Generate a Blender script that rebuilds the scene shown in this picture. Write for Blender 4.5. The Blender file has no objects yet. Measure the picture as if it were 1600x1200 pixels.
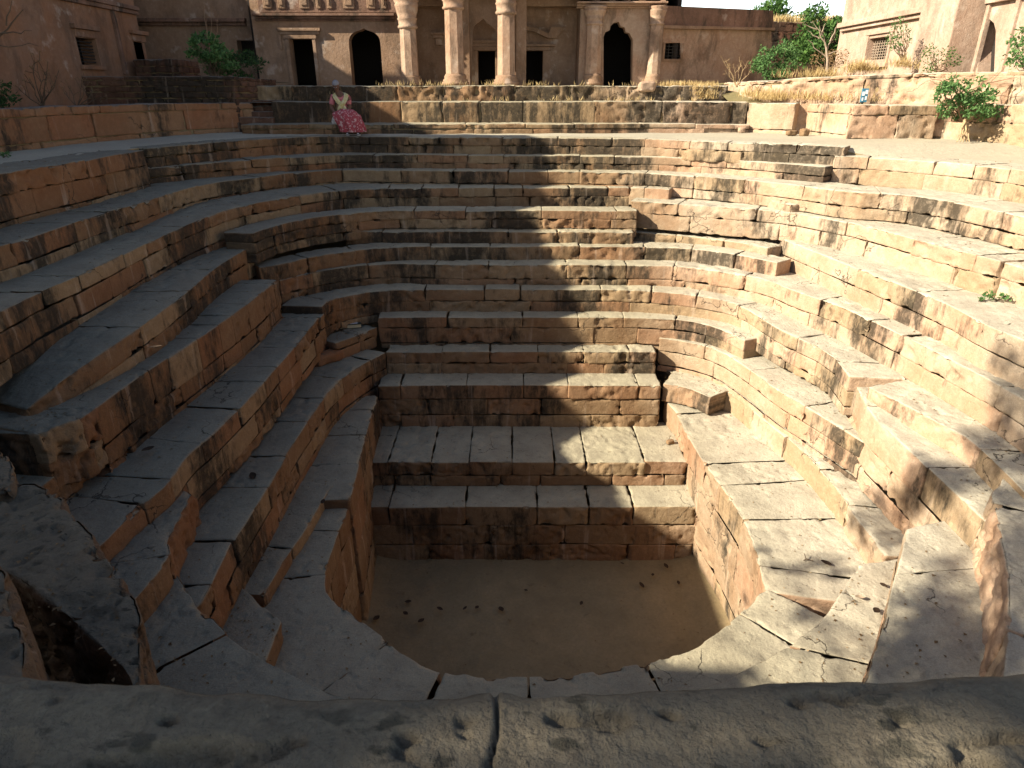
import bpy, bmesh, math, random
import numpy as np
from mathutils import Vector, Matrix
from mathutils.geometry import tessellate_polygon
random.seed(7)
rng = np.random.default_rng(11)
S = bpy.context.scene
COL = S.collection

# ------------------------------------------------------------------ camera
PITCH = math.atan(460/1040.); CZ = 1.15; FPX = 1040.
cam = bpy.data.cameras.new('camera'); camo = bpy.data.objects.new('camera', cam); COL.objects.link(camo)
cam.sensor_width = 36; cam.lens = 36*FPX/1600; cam.clip_start = .05; cam.clip_end = 2000
camo.location = (0, 0, CZ); camo.rotation_euler = (math.pi/2-PITCH, 0, 0)
cam.dof.use_dof = True; cam.dof.focus_distance = 13; cam.dof.aperture_fstop = 11
S.camera = camo

# ------------------------------------------------------------------ light
AZ = math.radians(18); TAN = .65
EL = math.atan(TAN*math.cos(AZ))
DIR = Vector((math.cos(EL)*math.cos(AZ), math.cos(EL)*math.sin(AZ), -math.sin(EL)))
w = bpy.data.worlds.new('World'); S.world = w; w.use_nodes = True
nt = w.node_tree; bg = nt.nodes['Background']
sky = nt.nodes.new('ShaderNodeTexSky'); sky.sky_type = 'NISHITA'; sky.sun_disc = False
sky.sun_elevation = EL; sky.sun_rotation = math.atan2(-math.cos(AZ), -math.sin(AZ))
sky.dust_density = 1.5; sky.ozone_density = 1.
tcw = nt.nodes.new('ShaderNodeTexCoord'); sxyz = nt.nodes.new('ShaderNodeSeparateXYZ'); nt.links.new(tcw.outputs['Generated'], sxyz.inputs[0])
mrw = nt.nodes.new('ShaderNodeMapRange'); nt.links.new(sxyz.outputs[2], mrw.inputs[0]); mrw.inputs[1].default_value = .13; mrw.inputs[2].default_value = .26; mrw.inputs[3].default_value = 1; mrw.inputs[4].default_value = 0
mxw = nt.nodes.new('ShaderNodeMix'); mxw.data_type = 'RGBA'; mxw.blend_type = 'ADD'; nt.links.new(mrw.outputs[0], mxw.inputs[0])
nt.links.new(sky.outputs[0], mxw.inputs[6]); mxw.inputs[7].default_value = (8.6, 9.1, 8.9, 1)   # pale milky band low over the horizon
nt.links.new(mxw.outputs[2], bg.inputs[0]); bg.inputs[1].default_value = .058
sl = bpy.data.lights.new('sun', 'SUN'); so = bpy.data.objects.new('sun', sl); COL.objects.link(so)
sl.energy = 5.0; sl.angle = math.radians(.6); sl.color = (1, .91, .73)
so.rotation_euler = DIR.to_track_quat('-Z', 'Y').to_euler()
S.view_settings.view_transform = 'Standard'; S.view_settings.look = 'None'
S.view_settings.exposure = 1.45; S.view_settings.gamma = 1
S.render.engine = 'CYCLES'
S.cycles.max_bounces = 6; S.cycles.diffuse_bounces = 4

# ------------------------------------------------------------------ image point -> place in the world (known height or known depth)
def ray(u, v):
    x = (u-800)/FPX; y = -(v-600)/FPX
    return np.array([x, math.cos(PITCH)+y*math.sin(PITCH), -math.sin(PITCH)+y*math.cos(PITCH)])
def atz(u, v, z):
    d = ray(u, v); t = (z-CZ)/d[2]; return np.array([d[0]*t, d[1]*t, z])
def aty(u, v, Y):
    d = ray(u, v); t = Y/d[1]; return np.array([d[0]*t, Y, CZ+d[2]*t])
def atx(u, v, X):
    d = ray(u, v); t = X/d[0]; return np.array([X, d[1]*t, CZ+d[2]*t])

# ------------------------------------------------------------------ numpy noise
_T = rng.random((32, 32, 32)).astype(np.float32)*2-1
def vn(p):
    i = np.floor(p).astype(np.int64); f = (p-i).astype(np.float32); f = f*f*(3-2*f); i &= 31; j = (i+1) & 31
    x0, y0, z0 = i.T; x1, y1, z1 = j.T; fx, fy, fz = f.T
    c00 = _T[x0, y0, z0]*(1-fx)+_T[x1, y0, z0]*fx; c10 = _T[x0, y1, z0]*(1-fx)+_T[x1, y1, z0]*fx
    c01 = _T[x0, y0, z1]*(1-fx)+_T[x1, y0, z1]*fx; c11 = _T[x0, y1, z1]*(1-fx)+_T[x1, y1, z1]*fx
    return (c00*(1-fy)+c10*fy)*(1-fz)+(c01*(1-fy)+c11*fy)*fz
_R = np.array([[.8, .6, 0], [-.48, .64, .6], [.36, -.48, .8]])
def fbm(p, sc, o=3):
    a = 1.; r = 0; q = p*sc; t = 0
    for k in range(o):
        r = r+a*vn(q); t += a; a *= .5; q = q@_R.T*2.03+7.3
    return r/t
def sst(a, b, x):
    t = np.clip((x-a)/(b-a), 0, 1); return t*t*(3-2*t)

# ------------------------------------------------------------------ materials
MATS = {}
def nodes(name):
    m = bpy.data.materials.new(name); m.use_nodes = True; t = m.node_tree
    b = t.nodes['Principled BSDF']; b.inputs['Roughness'].default_value = .95
    b.inputs['Specular IOR Level'].default_value = .15
    MATS[name] = m
    return m, t, b
def N(t, ty, **kw):
    n = t.nodes.new(ty)
    for k, v in kw.items():
        if k in n.inputs: n.inputs[k].default_value = v
        else: setattr(n, k, v)
    return n
def mapr(t, src, a, b, c=0., d=1.):
    n = t.nodes.new('ShaderNodeMapRange'); n.clamp = True
    n.inputs[1].default_value = a; n.inputs[2].default_value = b; n.inputs[3].default_value = c; n.inputs[4].default_value = d
    t.links.new(src, n.inputs[0]); return n.outputs[0]
def math2(t, op, a, b):
    n = t.nodes.new('ShaderNodeMath'); n.operation = op
    for i, x in enumerate((a, b)):
        if isinstance(x, (int, float)): n.inputs[i].default_value = x
        else: t.links.new(x, n.inputs[i])
    return n.outputs[0]
def mixc(t, f, a, b, mode='MIX'):
    n = t.nodes.new('ShaderNodeMix'); n.data_type = 'RGBA'; n.blend_type = mode
    if isinstance(f, (int, float)): n.inputs[0].default_value = f
    else: t.links.new(f, n.inputs[0])
    for i, x in ((6, a), (7, b)):
        if isinstance(x, tuple): n.inputs[i].default_value = (*x, 1)
        else: t.links.new(x, n.inputs[i])
    return n.outputs[2]
def noise(t, vec, scale, det=4, rough=.6, dist=0.):
    n = t.nodes.new('ShaderNodeTexNoise'); n.inputs['Scale'].default_value = scale; n.inputs['Detail'].default_value = det
    n.inputs['Roughness'].default_value = rough; n.inputs['Distortion'].default_value = dist
    t.links.new(vec, n.inputs['Vector']); return n.outputs['Fac']
def vscale(t, vec, s):
    n = t.nodes.new('ShaderNodeMapping'); n.inputs['Scale'].default_value = s
    t.links.new(vec, n.inputs['Vector']); return n.outputs[0]
def bump(t, b, hs):
    prev = None
    for h, st, di in hs:
        n = t.nodes.new('ShaderNodeBump'); n.inputs['Strength'].default_value = st; n.inputs['Distance'].default_value = di
        t.links.new(h, n.inputs['Height'])
        if prev: t.links.new(prev, n.inputs['Normal'])
        prev = n.outputs[0]
    t.links.new(prev, b.inputs['Normal'])

def stone_mat(name, ca, cb, dust, attr=True, streak=1., coarse=1., side_light=False, blot=0., pits=False):
    m, t, b = nodes(name)
    tc = t.nodes.new('ShaderNodeTexCoord'); P = tc.outputs['Object']
    n1 = noise(t, P, 1.1, 5, .6); n2 = noise(t, P, 9, 6, .7); n3 = noise(t, P, 70, 3, .7)
    c = mixc(t, mapr(t, n1, .35, .65), ca, cb)
    if side_light:   # west stone and dust carry shade in their colour, east ones carry sunlight
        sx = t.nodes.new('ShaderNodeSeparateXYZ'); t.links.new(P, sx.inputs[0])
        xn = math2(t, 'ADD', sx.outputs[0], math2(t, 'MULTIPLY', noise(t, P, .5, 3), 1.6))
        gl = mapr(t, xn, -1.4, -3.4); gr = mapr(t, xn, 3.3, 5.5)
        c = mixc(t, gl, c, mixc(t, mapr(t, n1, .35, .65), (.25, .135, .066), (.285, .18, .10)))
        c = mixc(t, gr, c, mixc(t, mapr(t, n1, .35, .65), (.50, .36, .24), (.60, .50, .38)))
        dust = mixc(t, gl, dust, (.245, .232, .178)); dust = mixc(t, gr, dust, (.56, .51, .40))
    if attr:
        at = t.nodes.new('ShaderNodeVertexColor'); at.layer_name = 'st'
        sp = t.nodes.new('ShaderNodeSeparateColor'); t.links.new(at.outputs[0], sp.inputs[0])
        rnd, top, stn = sp.outputs
        c = mixc(t, mapr(t, rnd, .0, 1., .0, .8), c, (.66, .58, .52), 'MULTIPLY')
        c = mixc(t, mapr(t, rnd, .72, .8, 0, .55), c, (cb[0]*1.2, cb[1]*1.25, cb[2]*1.25))
        c = mixc(t, mapr(t, rnd, .25, .2, 0, .6), c, (1., .8, .74), 'MULTIPLY')
    c = mixc(t, mapr(t, n2, .3, .7, 0., .7), c, (.55, .5, .46), 'MULTIPLY')
    c = mixc(t, mapr(t, n2, .52, .8, 0., .5), c, (1.5, 1.5, 1.45), 'MULTIPLY')
    if attr:
        uv = tc.outputs['UV']
        s1 = noise(t, vscale(t, uv, (2.3, .8, 1)), 1., 5, .7)
        s2 = noise(t, vscale(t, uv, (8., 1.0, 1)), 1., 5, .7)
        s3 = noise(t, vscale(t, uv, (5., .45, 1)), 1., 3, .6, .3)
        nottop = mapr(t, top, .25, .7, 1, 0)
        # black algae runs under the edges
        thr = math2(t, 'SUBTRACT', math2(t, 'ADD', s1, math2(t, 'MULTIPLY', s2, .35)), mapr(t, stn, 0, 1, .90, .50))
        dk = math2(t, 'MULTIPLY', mapr(t, thr, -.05, .10), math2(t, 'MULTIPLY', nottop, mapr(t, n2, .25, .5, .55, 1.)))
        c = mixc(t, math2(t, 'MULTIPLY', dk, .88*streak), c, (.022, .021, .016))
        lt = math2(t, 'MULTIPLY', mapr(t, s3, .60, .72, 0, .5), nottop)
        c = mixc(t, lt, c, (.52, .40, .30))
        d1 = mixc(t, mapr(t, noise(t, P, 2.3, 5, .65), .35, .7, 0, .4), dust, (.10, .085, .07))
        d1 = mixc(t, mapr(t, n2, .55, .75, 0, .45), d1, (.07, .055, .045))
        c = mixc(t, mapr(t, top, .3, .75, 0, .88), c, d1)
        vo = t.nodes.new('ShaderNodeTexVoronoi'); vo.feature = 'DISTANCE_TO_EDGE'; vo.inputs['Scale'].default_value = .75
        wv = t.nodes.new('ShaderNodeVectorMath'); wv.operation = 'ADD'
        nn = t.nodes.new('ShaderNodeTexNoise'); nn.inputs['Scale'].default_value = 2.2; nn.inputs['Detail'].default_value = 6
        t.links.new(P, nn.inputs['Vector']); t.links.new(P, wv.inputs[0]); t.links.new(nn.outputs['Color'], wv.inputs[1])
        t.links.new(wv.outputs[0], vo.inputs['Vector'])
        cr = math2(t, 'MULTIPLY', mapr(t, vo.outputs['Distance'], .003, .009, 1, 0), mapr(t, noise(t, P, .55, 2), .57, .62))
        c = mixc(t, math2(t, 'MULTIPLY', cr, .8), c, (.03, .025, .02))
    if pits:
        pm = noise(t, vscale(t, P, (.7, 1.5, 1.)), 17, 3, .55)
        pmask = math2(t, 'MULTIPLY', mapr(t, pm, .58, .64), mapr(t, noise(t, P, 1.9, 3), .45, .6))
        c = mixc(t, math2(t, 'MULTIPLY', pmask, .75), c, (.03, .032, .025))
        c = mixc(t, mapr(t, noise(t, P, 3.4, 5, .7), .56, .7, 0, .45), c, (.30, .25, .17))
    if blot:
        bl = noise(t, vscale(t, P, (1.1, 1.1, .45)), 1.3, 6, .7, .4)
        c = mixc(t, mapr(t, bl, .50, .62, 0, blot), c, (.05, .04, .03))
        c = mixc(t, mapr(t, noise(t, P, 1.7, 4, .6), .6, .7, 0, .4), c, (.62, .52, .44))
    c = mixc(t, mapr(t, n3, .3, .7, 0, .35), c, (.05, .035, .025))
    t.links.new(c, b.inputs['Base Color'])
    hs = [(n2, .55*coarse, .035), (noise(t, P, 28, 6, .75), .6*coarse, .012)]
    pt = t.nodes.new('ShaderNodeTexVoronoi'); pt.inputs['Scale'].default_value = 11; t.links.new(P, pt.inputs['Vector'])
    pit = math2(t, 'MULTIPLY', mapr(t, pt.outputs['Distance'], .12, .3), 1.)
    hs.append((pit, .25*coarse, .012)); hs.append((noise(t, P, 130, 3, .7), .35*coarse, .004))
    if attr: hs.append((math2(t, 'SUBTRACT', 1., cr), .5, .02))
    bump(t, b, hs)
    return m
stone_mat('sandstone', (.262, .155, .082), (.345, .245, .145), (.41, .37, .262), side_light=True)
stone_mat('sandstone_shade', (.33, .155, .075), (.35, .20, .11), (.20, .185, .165))  # darker copy of the sandstone, shade put into its colour
stone_mat('boulder', (.21, .13, .075), (.24, .17, .11), (.19, .165, .118), streak=.4, coarse=1.7, pits=True)
stone_mat('pale_sandstone', (.47, .30, .20), (.60, .47, .36), (.50, .43, .34), streak=.8)
stone_mat('plaster', (.32, .20, .125), (.39, .265, .185), (.3, .25, .2), attr=False, blot=.35)
stone_mat('plaster_pink', (.42, .265, .18), (.49, .355, .26), (.3, .25, .2), attr=False, blot=.5)
stone_mat('rust_plaster', (.33, .165, .09), (.30, .18, .12), (.3, .25, .2), attr=False, blot=.4)
stone_mat('cream_plaster', (.46, .32, .24), (.54, .42, .33), (.3, .25, .2), attr=False, blot=.3)
stone_mat('dark_moulding', (.17, .10, .07), (.30, .18, .13), (.3, .25, .2), attr=False, blot=.9)
stone_mat('dark_brick', (.10, .055, .035), (.17, .09, .06), (.2, .17, .14), attr=True)
def simple(name, col, rough=.9, n=None, sc=20, spec=.2):
    m, t, b = nodes(name)
    tc = t.nodes.new('ShaderNodeTexCoord')
    f = noise(t, tc.outputs['Object'], sc, 4, .65)
    c2 = n if n else tuple(x*.6 for x in col)
    c = mixc(t, mapr(t, f, .3, .7), col, c2)
    t.links.new(c, b.inputs['Base Color']); b.inputs['Roughness'].default_value = rough
    b.inputs['Specular IOR Level'].default_value = spec
    bump(t, b, [(f, .3, .01)])
    return m
def leafmat(name, a, bcol):
    m, t, b = nodes(name)
    at = t.nodes.new('ShaderNodeVertexColor'); at.layer_name = 'st'
    sp = t.nodes.new('ShaderNodeSeparateColor'); t.links.new(at.outputs[0], sp.inputs[0])
    c = mixc(t, sp.outputs[0], a, bcol); t.links.new(c, b.inputs['Base Color'])
    b.inputs['Roughness'].default_value = .6
    tr = t.nodes.new('ShaderNodeBsdfTranslucent'); t.links.new(c, tr.inputs[0])
    mx = t.nodes.new('ShaderNodeMixShader'); mx.inputs[0].default_value = .35
    t.links.new(b.outputs[0], mx.inputs[1]); t.links.new(tr.outputs[0], mx.inputs[2])
    t.links.new(mx.outputs[0], t.nodes['Material Output'].inputs[0])
    return m
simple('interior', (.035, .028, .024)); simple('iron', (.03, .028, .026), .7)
simple('bark', (.13, .09, .06)); simple('pale_bark', (.36, .28, .21)); simple('twig', (.30, .20, .13))
simple('deadleaf', (.05, .03, .018)); simple('pebble', (.40, .30, .21)); simple('drystem', (.42, .30, .17))
leafmat('leaf', (.035, .085, .022), (.10, .19, .045)); leafmat('leaf_bright', (.05, .12, .035), (.13, .23, .08))
leafmat('leaf_dark', (.02, .045, .018), (.05, .10, .03)); leafmat('straw', (.42, .30, .13), (.60, .46, .24))
leafmat('leaf_dry', (.16, .10, .05), (.28, .19, .10))
# ground with dust
def ground_mat(name, a, b2, sc=1.):
    m, t, b = nodes(name)
    tc = t.nodes.new('ShaderNodeTexCoord'); P = tc.outputs['Object']
    n1 = noise(t, P, .6*sc, 6, .65); n2 = noise(t, P, 14*sc, 6, .75); n3 = noise(t, P, 4*sc, 5, .7)
    c = mixc(t, mapr(t, n1, .35, .65), a, b2)
    c = mixc(t, mapr(t, n2, .35, .7, 0, .5), c, tuple(x*.5 for x in a))
    c = mixc(t, mapr(t, n3, .62, .72, 0, .5), c, tuple(x*.45 for x in b2))
    t.links.new(c, b.inputs['Base Color'])
    bump(t, b, [(n3, .4, .05), (n2, .5, .02)])
ground_mat('dust_ground', (.42, .375, .28), (.35, .31, .24))
ground_mat('silt', (.29, .215, .118), (.20, .15, .083), 1.3)
ground_mat('grassland', (.22, .17, .09), (.15, .13, .06))

# ------------------------------------------------------------------ object helpers
def link(name, me, mat=None, parent=None, smooth=False):
    o = bpy.data.objects.new(name, me); COL.objects.link(o)
    if mat: me.materials.append(MATS[mat])
    if parent: o.parent = parent; o.matrix_parent_inverse = parent.matrix_basis.inverted()
    if smooth and len(me.polygons): me.polygons.foreach_set('use_smooth', [True]*len(me.polygons))
    return o
def thing(name, label, cat, loc=(0, 0, 0), group=None, kind=None):
    o = bpy.data.objects.new(name, None); COL.objects.link(o); o.location = loc
    o.empty_display_size = .2
    return tag(o, label, cat, group, kind)
def tag(o, label, cat=None, group=None, kind=None):
    if label: o['label'] = label
    if cat: o['category'] = cat
    if group: o['group'] = group
    if kind: o['kind'] = kind
    return o
def mesh_np(name, V, F, st=None, uv=None):
    me = bpy.data.meshes.new(name); nv = len(V); nf = len(F)
    me.vertices.add(nv); me.vertices.foreach_set('co', np.ascontiguousarray(V, dtype=np.float32).ravel())
    me.loops.add(nf*4); me.loops.foreach_set('vertex_index', np.ascontiguousarray(F, dtype=np.int32).ravel())
    me.polygons.add(nf); me.polygons.foreach_set('loop_start', np.arange(0, nf*4, 4, dtype=np.int32))
    me.polygons.foreach_set('loop_total', np.full(nf, 4, dtype=np.int32))
    me.polygons.foreach_set('use_smooth', np.ones(nf, dtype=bool))
    me.update(calc_edges=True)
    if st is not None:
        a = me.color_attributes.new('st', 'FLOAT_COLOR', 'POINT')
        a.data.foreach_set('color', np.concatenate([st, np.ones((nv, 1))], 1).astype(np.float32).ravel())
    if uv is not None:
        l = me.uv_layers.new(name='UVMap'); l.data.foreach_set('uv', uv[np.asarray(F).ravel()].astype(np.float32).ravel())
    return me

# ------------------------------------------------------------------ masonry: courses of separate worn stones laid along a line
def resample(P, n):
    d = np.r_[0, np.cumsum(np.linalg.norm(np.diff(P[:, :2], axis=0), axis=1))]
    t = np.linspace(0, d[-1], n)
    return np.stack([np.interp(t, d, P[:, k]) for k in range(P.shape[1])], 1), d[-1]
def smooth_line(P, k=2):
    for _ in range(k):
        Q = [P[0]]
        for a, b in zip(P[:-1], P[1:]):
            Q += [a*.75+b*.25, a*.25+b*.75]
        Q.append(P[-1]); P = np.array(Q)
    return P
CENTRE = np.array([.3, 10.5]); TREAD = []
def masonry(name, front, depth, H, parent=None, mat='sandstone', back=None, courses=None, slen=(.8, 2.2), rough=.35,
            stain=.4, smoothk=1, rad=.018, wob=.008, batter=0., res=1., cape=(1, 1), amp=1., edge=1., away=None, bface=False, pitted=0., crack=None, gap=.004, seed=None, topcut=None, joints=None):
    """front: (n,3) world points of the upper outer edge; H: height; courses: list of heights from the top down"""
    r = np.random.default_rng(seed if seed is not None else abs(int(front[0][0]*977+front[0][1]*353+front[0][2]*71)) % 99991)
    P = smooth_line(np.array(front, float), smoothk)
    n = 400
    P, L = resample(P, n)
    T = np.gradient(P[:, :2], axis=0); T /= np.linalg.norm(T, axis=1)[:, None]+1e-9
    Nn = np.stack([-T[:, 1], T[:, 0]], 1)
    ref = CENTRE if away is None else np.array(away)
    mid = P[n//2, :2]
    if np.dot(Nn[n//2], mid-ref) < 0: Nn = -Nn
    # soften normals so that the joints fan evenly round bends
    k = max(3, int(n*.12/max(L, 1)*2)) | 1
    for c in range(2):
        Nn[:, c] = np.convolve(np.pad(Nn[:, c], k//2, 'edge'), np.ones(k)/k, 'valid')[:n]
    Nn /= np.linalg.norm(Nn, axis=1)[:, None]
    if back is not None:
        B, _ = resample(smooth_line(np.array(back, float), smoothk), n)
        BV = B[:, :2]-P[:, :2]; D = float(np.mean(np.linalg.norm(BV, axis=1)))
    else:
        BV = Nn*depth; D = depth
    s_tab = np.linspace(0, L, n)
    if courses is None:
        nc = max(1, int(round(H/.30))); hh = r.uniform(.75, 1.25, nc); courses = list(hh/hh.sum()*H)
    Vs, Fs, STs, UVs, NRM, RA, ED = [], [], [], [], [], [], []
    base = 0; z0 = 0.; sph = r.uniform(0, 6.28)
    for ci, ch in enumerate(courses):
        # stone boundaries
        if joints and ci in joints: cuts = sorted(joints[ci]); cuts = [c*L for c in cuts]
        else:
            cuts = []; x = r.uniform(*slen)*r.uniform(.4, 1)
            while x < L-slen[0]*.4:
                cuts.append(x); x += r.uniform(*slen)*(1.15 if ci else 1.)
        xs = [0]+cuts+[L]
        for i, (xa, xb) in enumerate(zip(xs[:-1], xs[1:])):
            first = i == 0 and cape[0]; last = i == len(xs)-2 and cape[1]
            g = gap*r.uniform(.4, 1.8)*(3 if r.random() < .08 else 1)
            a0 = xa+(0 if i == 0 else g/2); a1 = xb-(0 if i == len(xs)-2 else g/2)
            l = a1-a0
            if l < .03: continue
            mi = min(n-1, int((a0+a1)/2/L*n))
            pc = np.array([P[mi, 0], P[mi, 1], P[mi, 2]-z0])
            dist = max(1., np.linalg.norm(pc-[0, 0, CZ]))
            h = np.clip(dist*.0026, .010, .055)*res
            off = r.normal(0, wob)+(.004 if ci else 0); dz = r.normal(0, .004) if ci == 0 else 0
            tilt = r.normal(0, .006); yaw = r.normal(0, .008)
            isr = r.random() < rough; ramp = (r.uniform(.032, .058) if isr else r.uniform(.003, .009))*amp
            rd = rad*r.uniform(.7, 1.7)
            dm = (l, D, ch-(.004 if ci else 0))
            rd = min(rd, l*.3, dm[2]*.35, D*.3)
            def ax(L0, hstep, full=True):
                q = list(np.linspace(0, L0, max(2, int(L0/hstep)+1)))
                for e in (.0, .3*rd, rd, 2*rd): q += [e, L0-e]
                return np.array(sorted(set(np.round([x for x in q if 0 <= x <= L0], 5))))
            A = ax(l, h); C = ax(dm[2], h); Bf = ax(D, h*1.15)
            grids = [('f', A, C)]
            if ci == 0: grids.append(('t', A, Bf))
            elif wob > .03: grids.append(('t', A, np.array([0, .02, .05, .1, .2])))
            Bs = np.array([0, .3*rd, rd, 2*rd, .12]) if D > .2 else Bf
            if bface: grids.append(('b', A, C))
            grids.append(('l', Bf if first else Bs, C)); grids.append(('r', Bf if last else Bs, C))
            srand = r.random(); sj = r.normal(0, .05)
            for gk, U, W in grids:
                uu, ww = np.meshgrid(U, W, indexing='ij'); uu = uu.ravel(); ww = ww.ravel(); z_ = np.zeros_like(uu)
                if gk == 'f': p = np.stack([uu, z_, ww], 1)
                elif gk == 't': p = np.stack([uu, ww, z_], 1)
                elif gk == 'b': p = np.stack([uu, z_+D, ww], 1)
                elif gk == 'l': p = np.stack([z_, uu, ww], 1)
                else: p = np.stack([z_+dm[0], uu, ww], 1)
                hi = np.array([dm[0]-rd, D-rd if bface else D+1, dm[2]-rd]); lo = np.array([rd, rd, rd])
                q = np.clip(p, lo, np.maximum(hi, lo)); v = p-q
                ln = np.linalg.norm(v, axis=1)[:, None]; v = v/np.maximum(ln, 1e-6); p2 = q+v*np.minimum(ln, rd)
                aa = a0+p2[:, 0]; fi = np.clip(aa/L*(n-1), 0, n-1)
                PX = np.interp(fi, np.arange(n), P[:, 0]); PY = np.interp(fi, np.arange(n), P[:, 1]); PZ = np.interp(fi, np.arange(n), P[:, 2])
                TX = np.interp(fi, np.arange(n), T[:, 0]); TY = np.interp(fi, np.arange(n), T[:, 1])
                BX = np.interp(fi, np.arange(n), BV[:, 0]); BY = np.interp(fi, np.arange(n), BV[:, 1])
                hgt = z0+p2[:, 2]
                bb = (p2[:, 1]+off-batter*hgt/max(H, .1)+(p2[:, 0]-l/2)*yaw)/D
                X = PX+BX*bb; Y = PY+BY*bb; Z = PZ-hgt+dz+(p2[:, 0]-l/2)*tilt*(1 if ci == 0 else 0)
                bn = np.sqrt(BX**2+BY**2)
                nx = v[:, 0]*TX+v[:, 1]*BX/bn; ny = v[:, 0]*TY+v[:, 1]*BY/bn; nz = -v[:, 2]
                Vs.append(np.stack([X, Y, Z], 1)); NRM.append(np.stack([nx, ny, nz], 1)); RA.append(np.full(len(X), ramp if gk != 't' else ramp*.45))
                e1 = np.minimum(p[:, 0], dm[0]-p[:, 0]); e2 = p[:, 1]; e3 = p[:, 2]
                if gk == 'f': ed = np.minimum(e1, e3)
                elif gk == 't': ed = np.minimum(e1*2, e2)
                else: ed = np.minimum(e2, e3)
                if gk == 't': ed = np.minimum(ed, np.abs(e2))
                ED.append(ed)
                STs.append(np.stack([np.full(len(X), srand), np.clip(-v[:, 2]*1.0, 0, 1) if ci == 0 else z_, np.clip(stain+sj+.30*np.sin(aa*1.1+sph)+.20*np.sin(aa*2.9+2*sph), 0, 1)], 1))
                UVs.append(np.stack([aa+front[0][2]*3.1, hgt if gk != 't' else p2[:, 1]], 1))
                nu, nw = len(U), len(W)
                idx = base+np.arange(nu*nw).reshape(nu, nw)
                Fq = np.stack([idx[:-1, :-1], idx[1:, :-1], idx[1:, 1:], idx[:-1, 1:]], -1).reshape(-1, 4)
                Fs.append(Fq); base += nu*nw
        z0 += ch
    V = np.concatenate(Vs); Nm = np.concatenate(NRM); ra = np.concatenate(RA); ed = np.concatenate(ED)
    Nm /= np.linalg.norm(Nm, axis=1)[:, None]+1e-6
    low = fbm(V, 1.6, 2); mid_ = fbm(V+3.1, 7., 3); hi_ = fbm(V+9.7, 24., 2)
    rg = 1-np.abs(mid_)*2
    d = low*.014*amp+mid_*ra*1.2+(rg-.5)*ra*.55+hi_*.0035*amp
    er = sst(.02, .45, fbm(V+1.7, 3.3, 2))          # worn and chipped arrises
    d -= er*sst(.08, .0, ed)*.026*edge
    ch_ = sst(.30, .5, fbm(V+21., 5.5, 2)); d -= ch_*sst(.12, .0, ed)*.04*edge
    pit = sst(.42, .62, fbm(V*np.array([1, 1, 1.])+31., 11., 2)); d -= pit*.014*amp
    UVc = np.concatenate(UVs)
    if pitted:
        W_ = V*np.array([.6, 1.3, 1.])
        d -= sst(.01, .07, ed)*pitted*(sst(.22, .5, fbm(W_+3, 22., 2))*.009+sst(.2, .6, fbm(W_+8, 7., 3))*.02*sst(-.3, .5, fbm(V+2, 1.3, 2)))
    if crack:
        for cs in crack: d -= np.exp(-((UVc[:, 0]-front[0][2]*3.1-cs*L+.05*fbm(V+4, 5., 3)+.02*np.sin(UVc[:, 1]*9))/.004)**2)*.016
    V = V+Nm*d[:, None]
    tp = (Nm[:, 2] > .95) & (UVc[:, 1] > .12)
    if tp.sum() and parent is not None and parent.name == 'stepwell': TREAD.append(V[tp][:: max(1, int(tp.sum()/400))])
    me = mesh_np(name, V, np.concatenate(Fs), np.concatenate(STs), np.concatenate(UVs))
    return link(name, me, mat, parent)

# ================================================================== GROUND AND BANK
def px(pts, z):
    if isinstance(z, (int, float)): return np.array([atz(u, v, z) for u, v in pts])
    zz = np.interp(np.linspace(0, 1, len(pts)), np.linspace(0, 1, len(z)), z)
    return np.array([atz(u, v, q) for (u, v), q in zip(pts, zz)])
RIM = [(-8.1, 2.2), (-8.1, 8), (-8.15, 12), (-8.15, 15.2), (-7.7, 16.7), (-6.8, 18.5), (-4.8, 19.75), (-2.4, 19.2), (0, 18.95), (3.3, 18.7), (5.1, 17.6), (6.1, 16.75), (7.45, 16.0),
       (7.8, 15.8), (8.3, 15.6), (8.95, 15.0), (9.65, 14.0), (10.1, 12.6), (10.2, 10.5), (10.2, 6.5), (7.8, 3), (4, 1.3), (0, .6), (-4, 1.0)]
def ring_mesh(name, loops, mat, steps=None):
    """bridge matching closed loops"""
    V = []; F = []; n = len(loops[0])
    for lp in loops: V += [(x, y, z-(.2*min(1, max(0, (x-6.3)/.8))*min(1, max(0, (16.2-y)/.5)) if z > -.5 else 0)) for x, y, z in lp]
    for k in range(len(loops)-1):
        for i in range(n):
            j = (i+1) % n
            F.append((k*n+i, k*n+j, (k+1)*n+j, (k+1)*n+i))
    me = bpy.data.meshes.new(name); me.from_pydata(V, [], F); me.update()
    return link(name, me, mat, smooth=True)
rimc = (0., 10.)
def dens(poly, k=6):
    out = []
    for a, b in zip(poly, poly[1:]+poly[:1]):
        for i in range(k): out.append((a[0]+(b[0]-a[0])*i/k, a[1]+(b[1]-a[1])*i/k))
    return out
R0 = dens(RIM)
def scaled(f, z, jit=0.):
    return [(rimc[0]+(x-rimc[0])*f, rimc[1]+(y-rimc[1])*f, z+random.uniform(-jit, jit)) for x, y in R0]
loops = []
for f in (1, 1.04, 1.1, 1.2, 1.35, 1.6, 2, 2.6, 4, 8, 20, 60): loops.append(scaled(f, -.012, .012 if 1.01 < f < 2 else 0))
g = ring_mesh('ground', loops, 'dust_ground'); tag(g, 'dusty pale paved walkway and ground round the well', None, None, 'structure')
bank = ring_mesh('earth_bank', [scaled(1.0, -.012), scaled(1.0, -1.3), scaled(.75, -4.4), scaled(.5, -6.8), scaled(.3, -7.8), scaled(.001, -7.9)], 'silt')
tag(bank, 'packed earth under the steps', None, None, 'structure')
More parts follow.
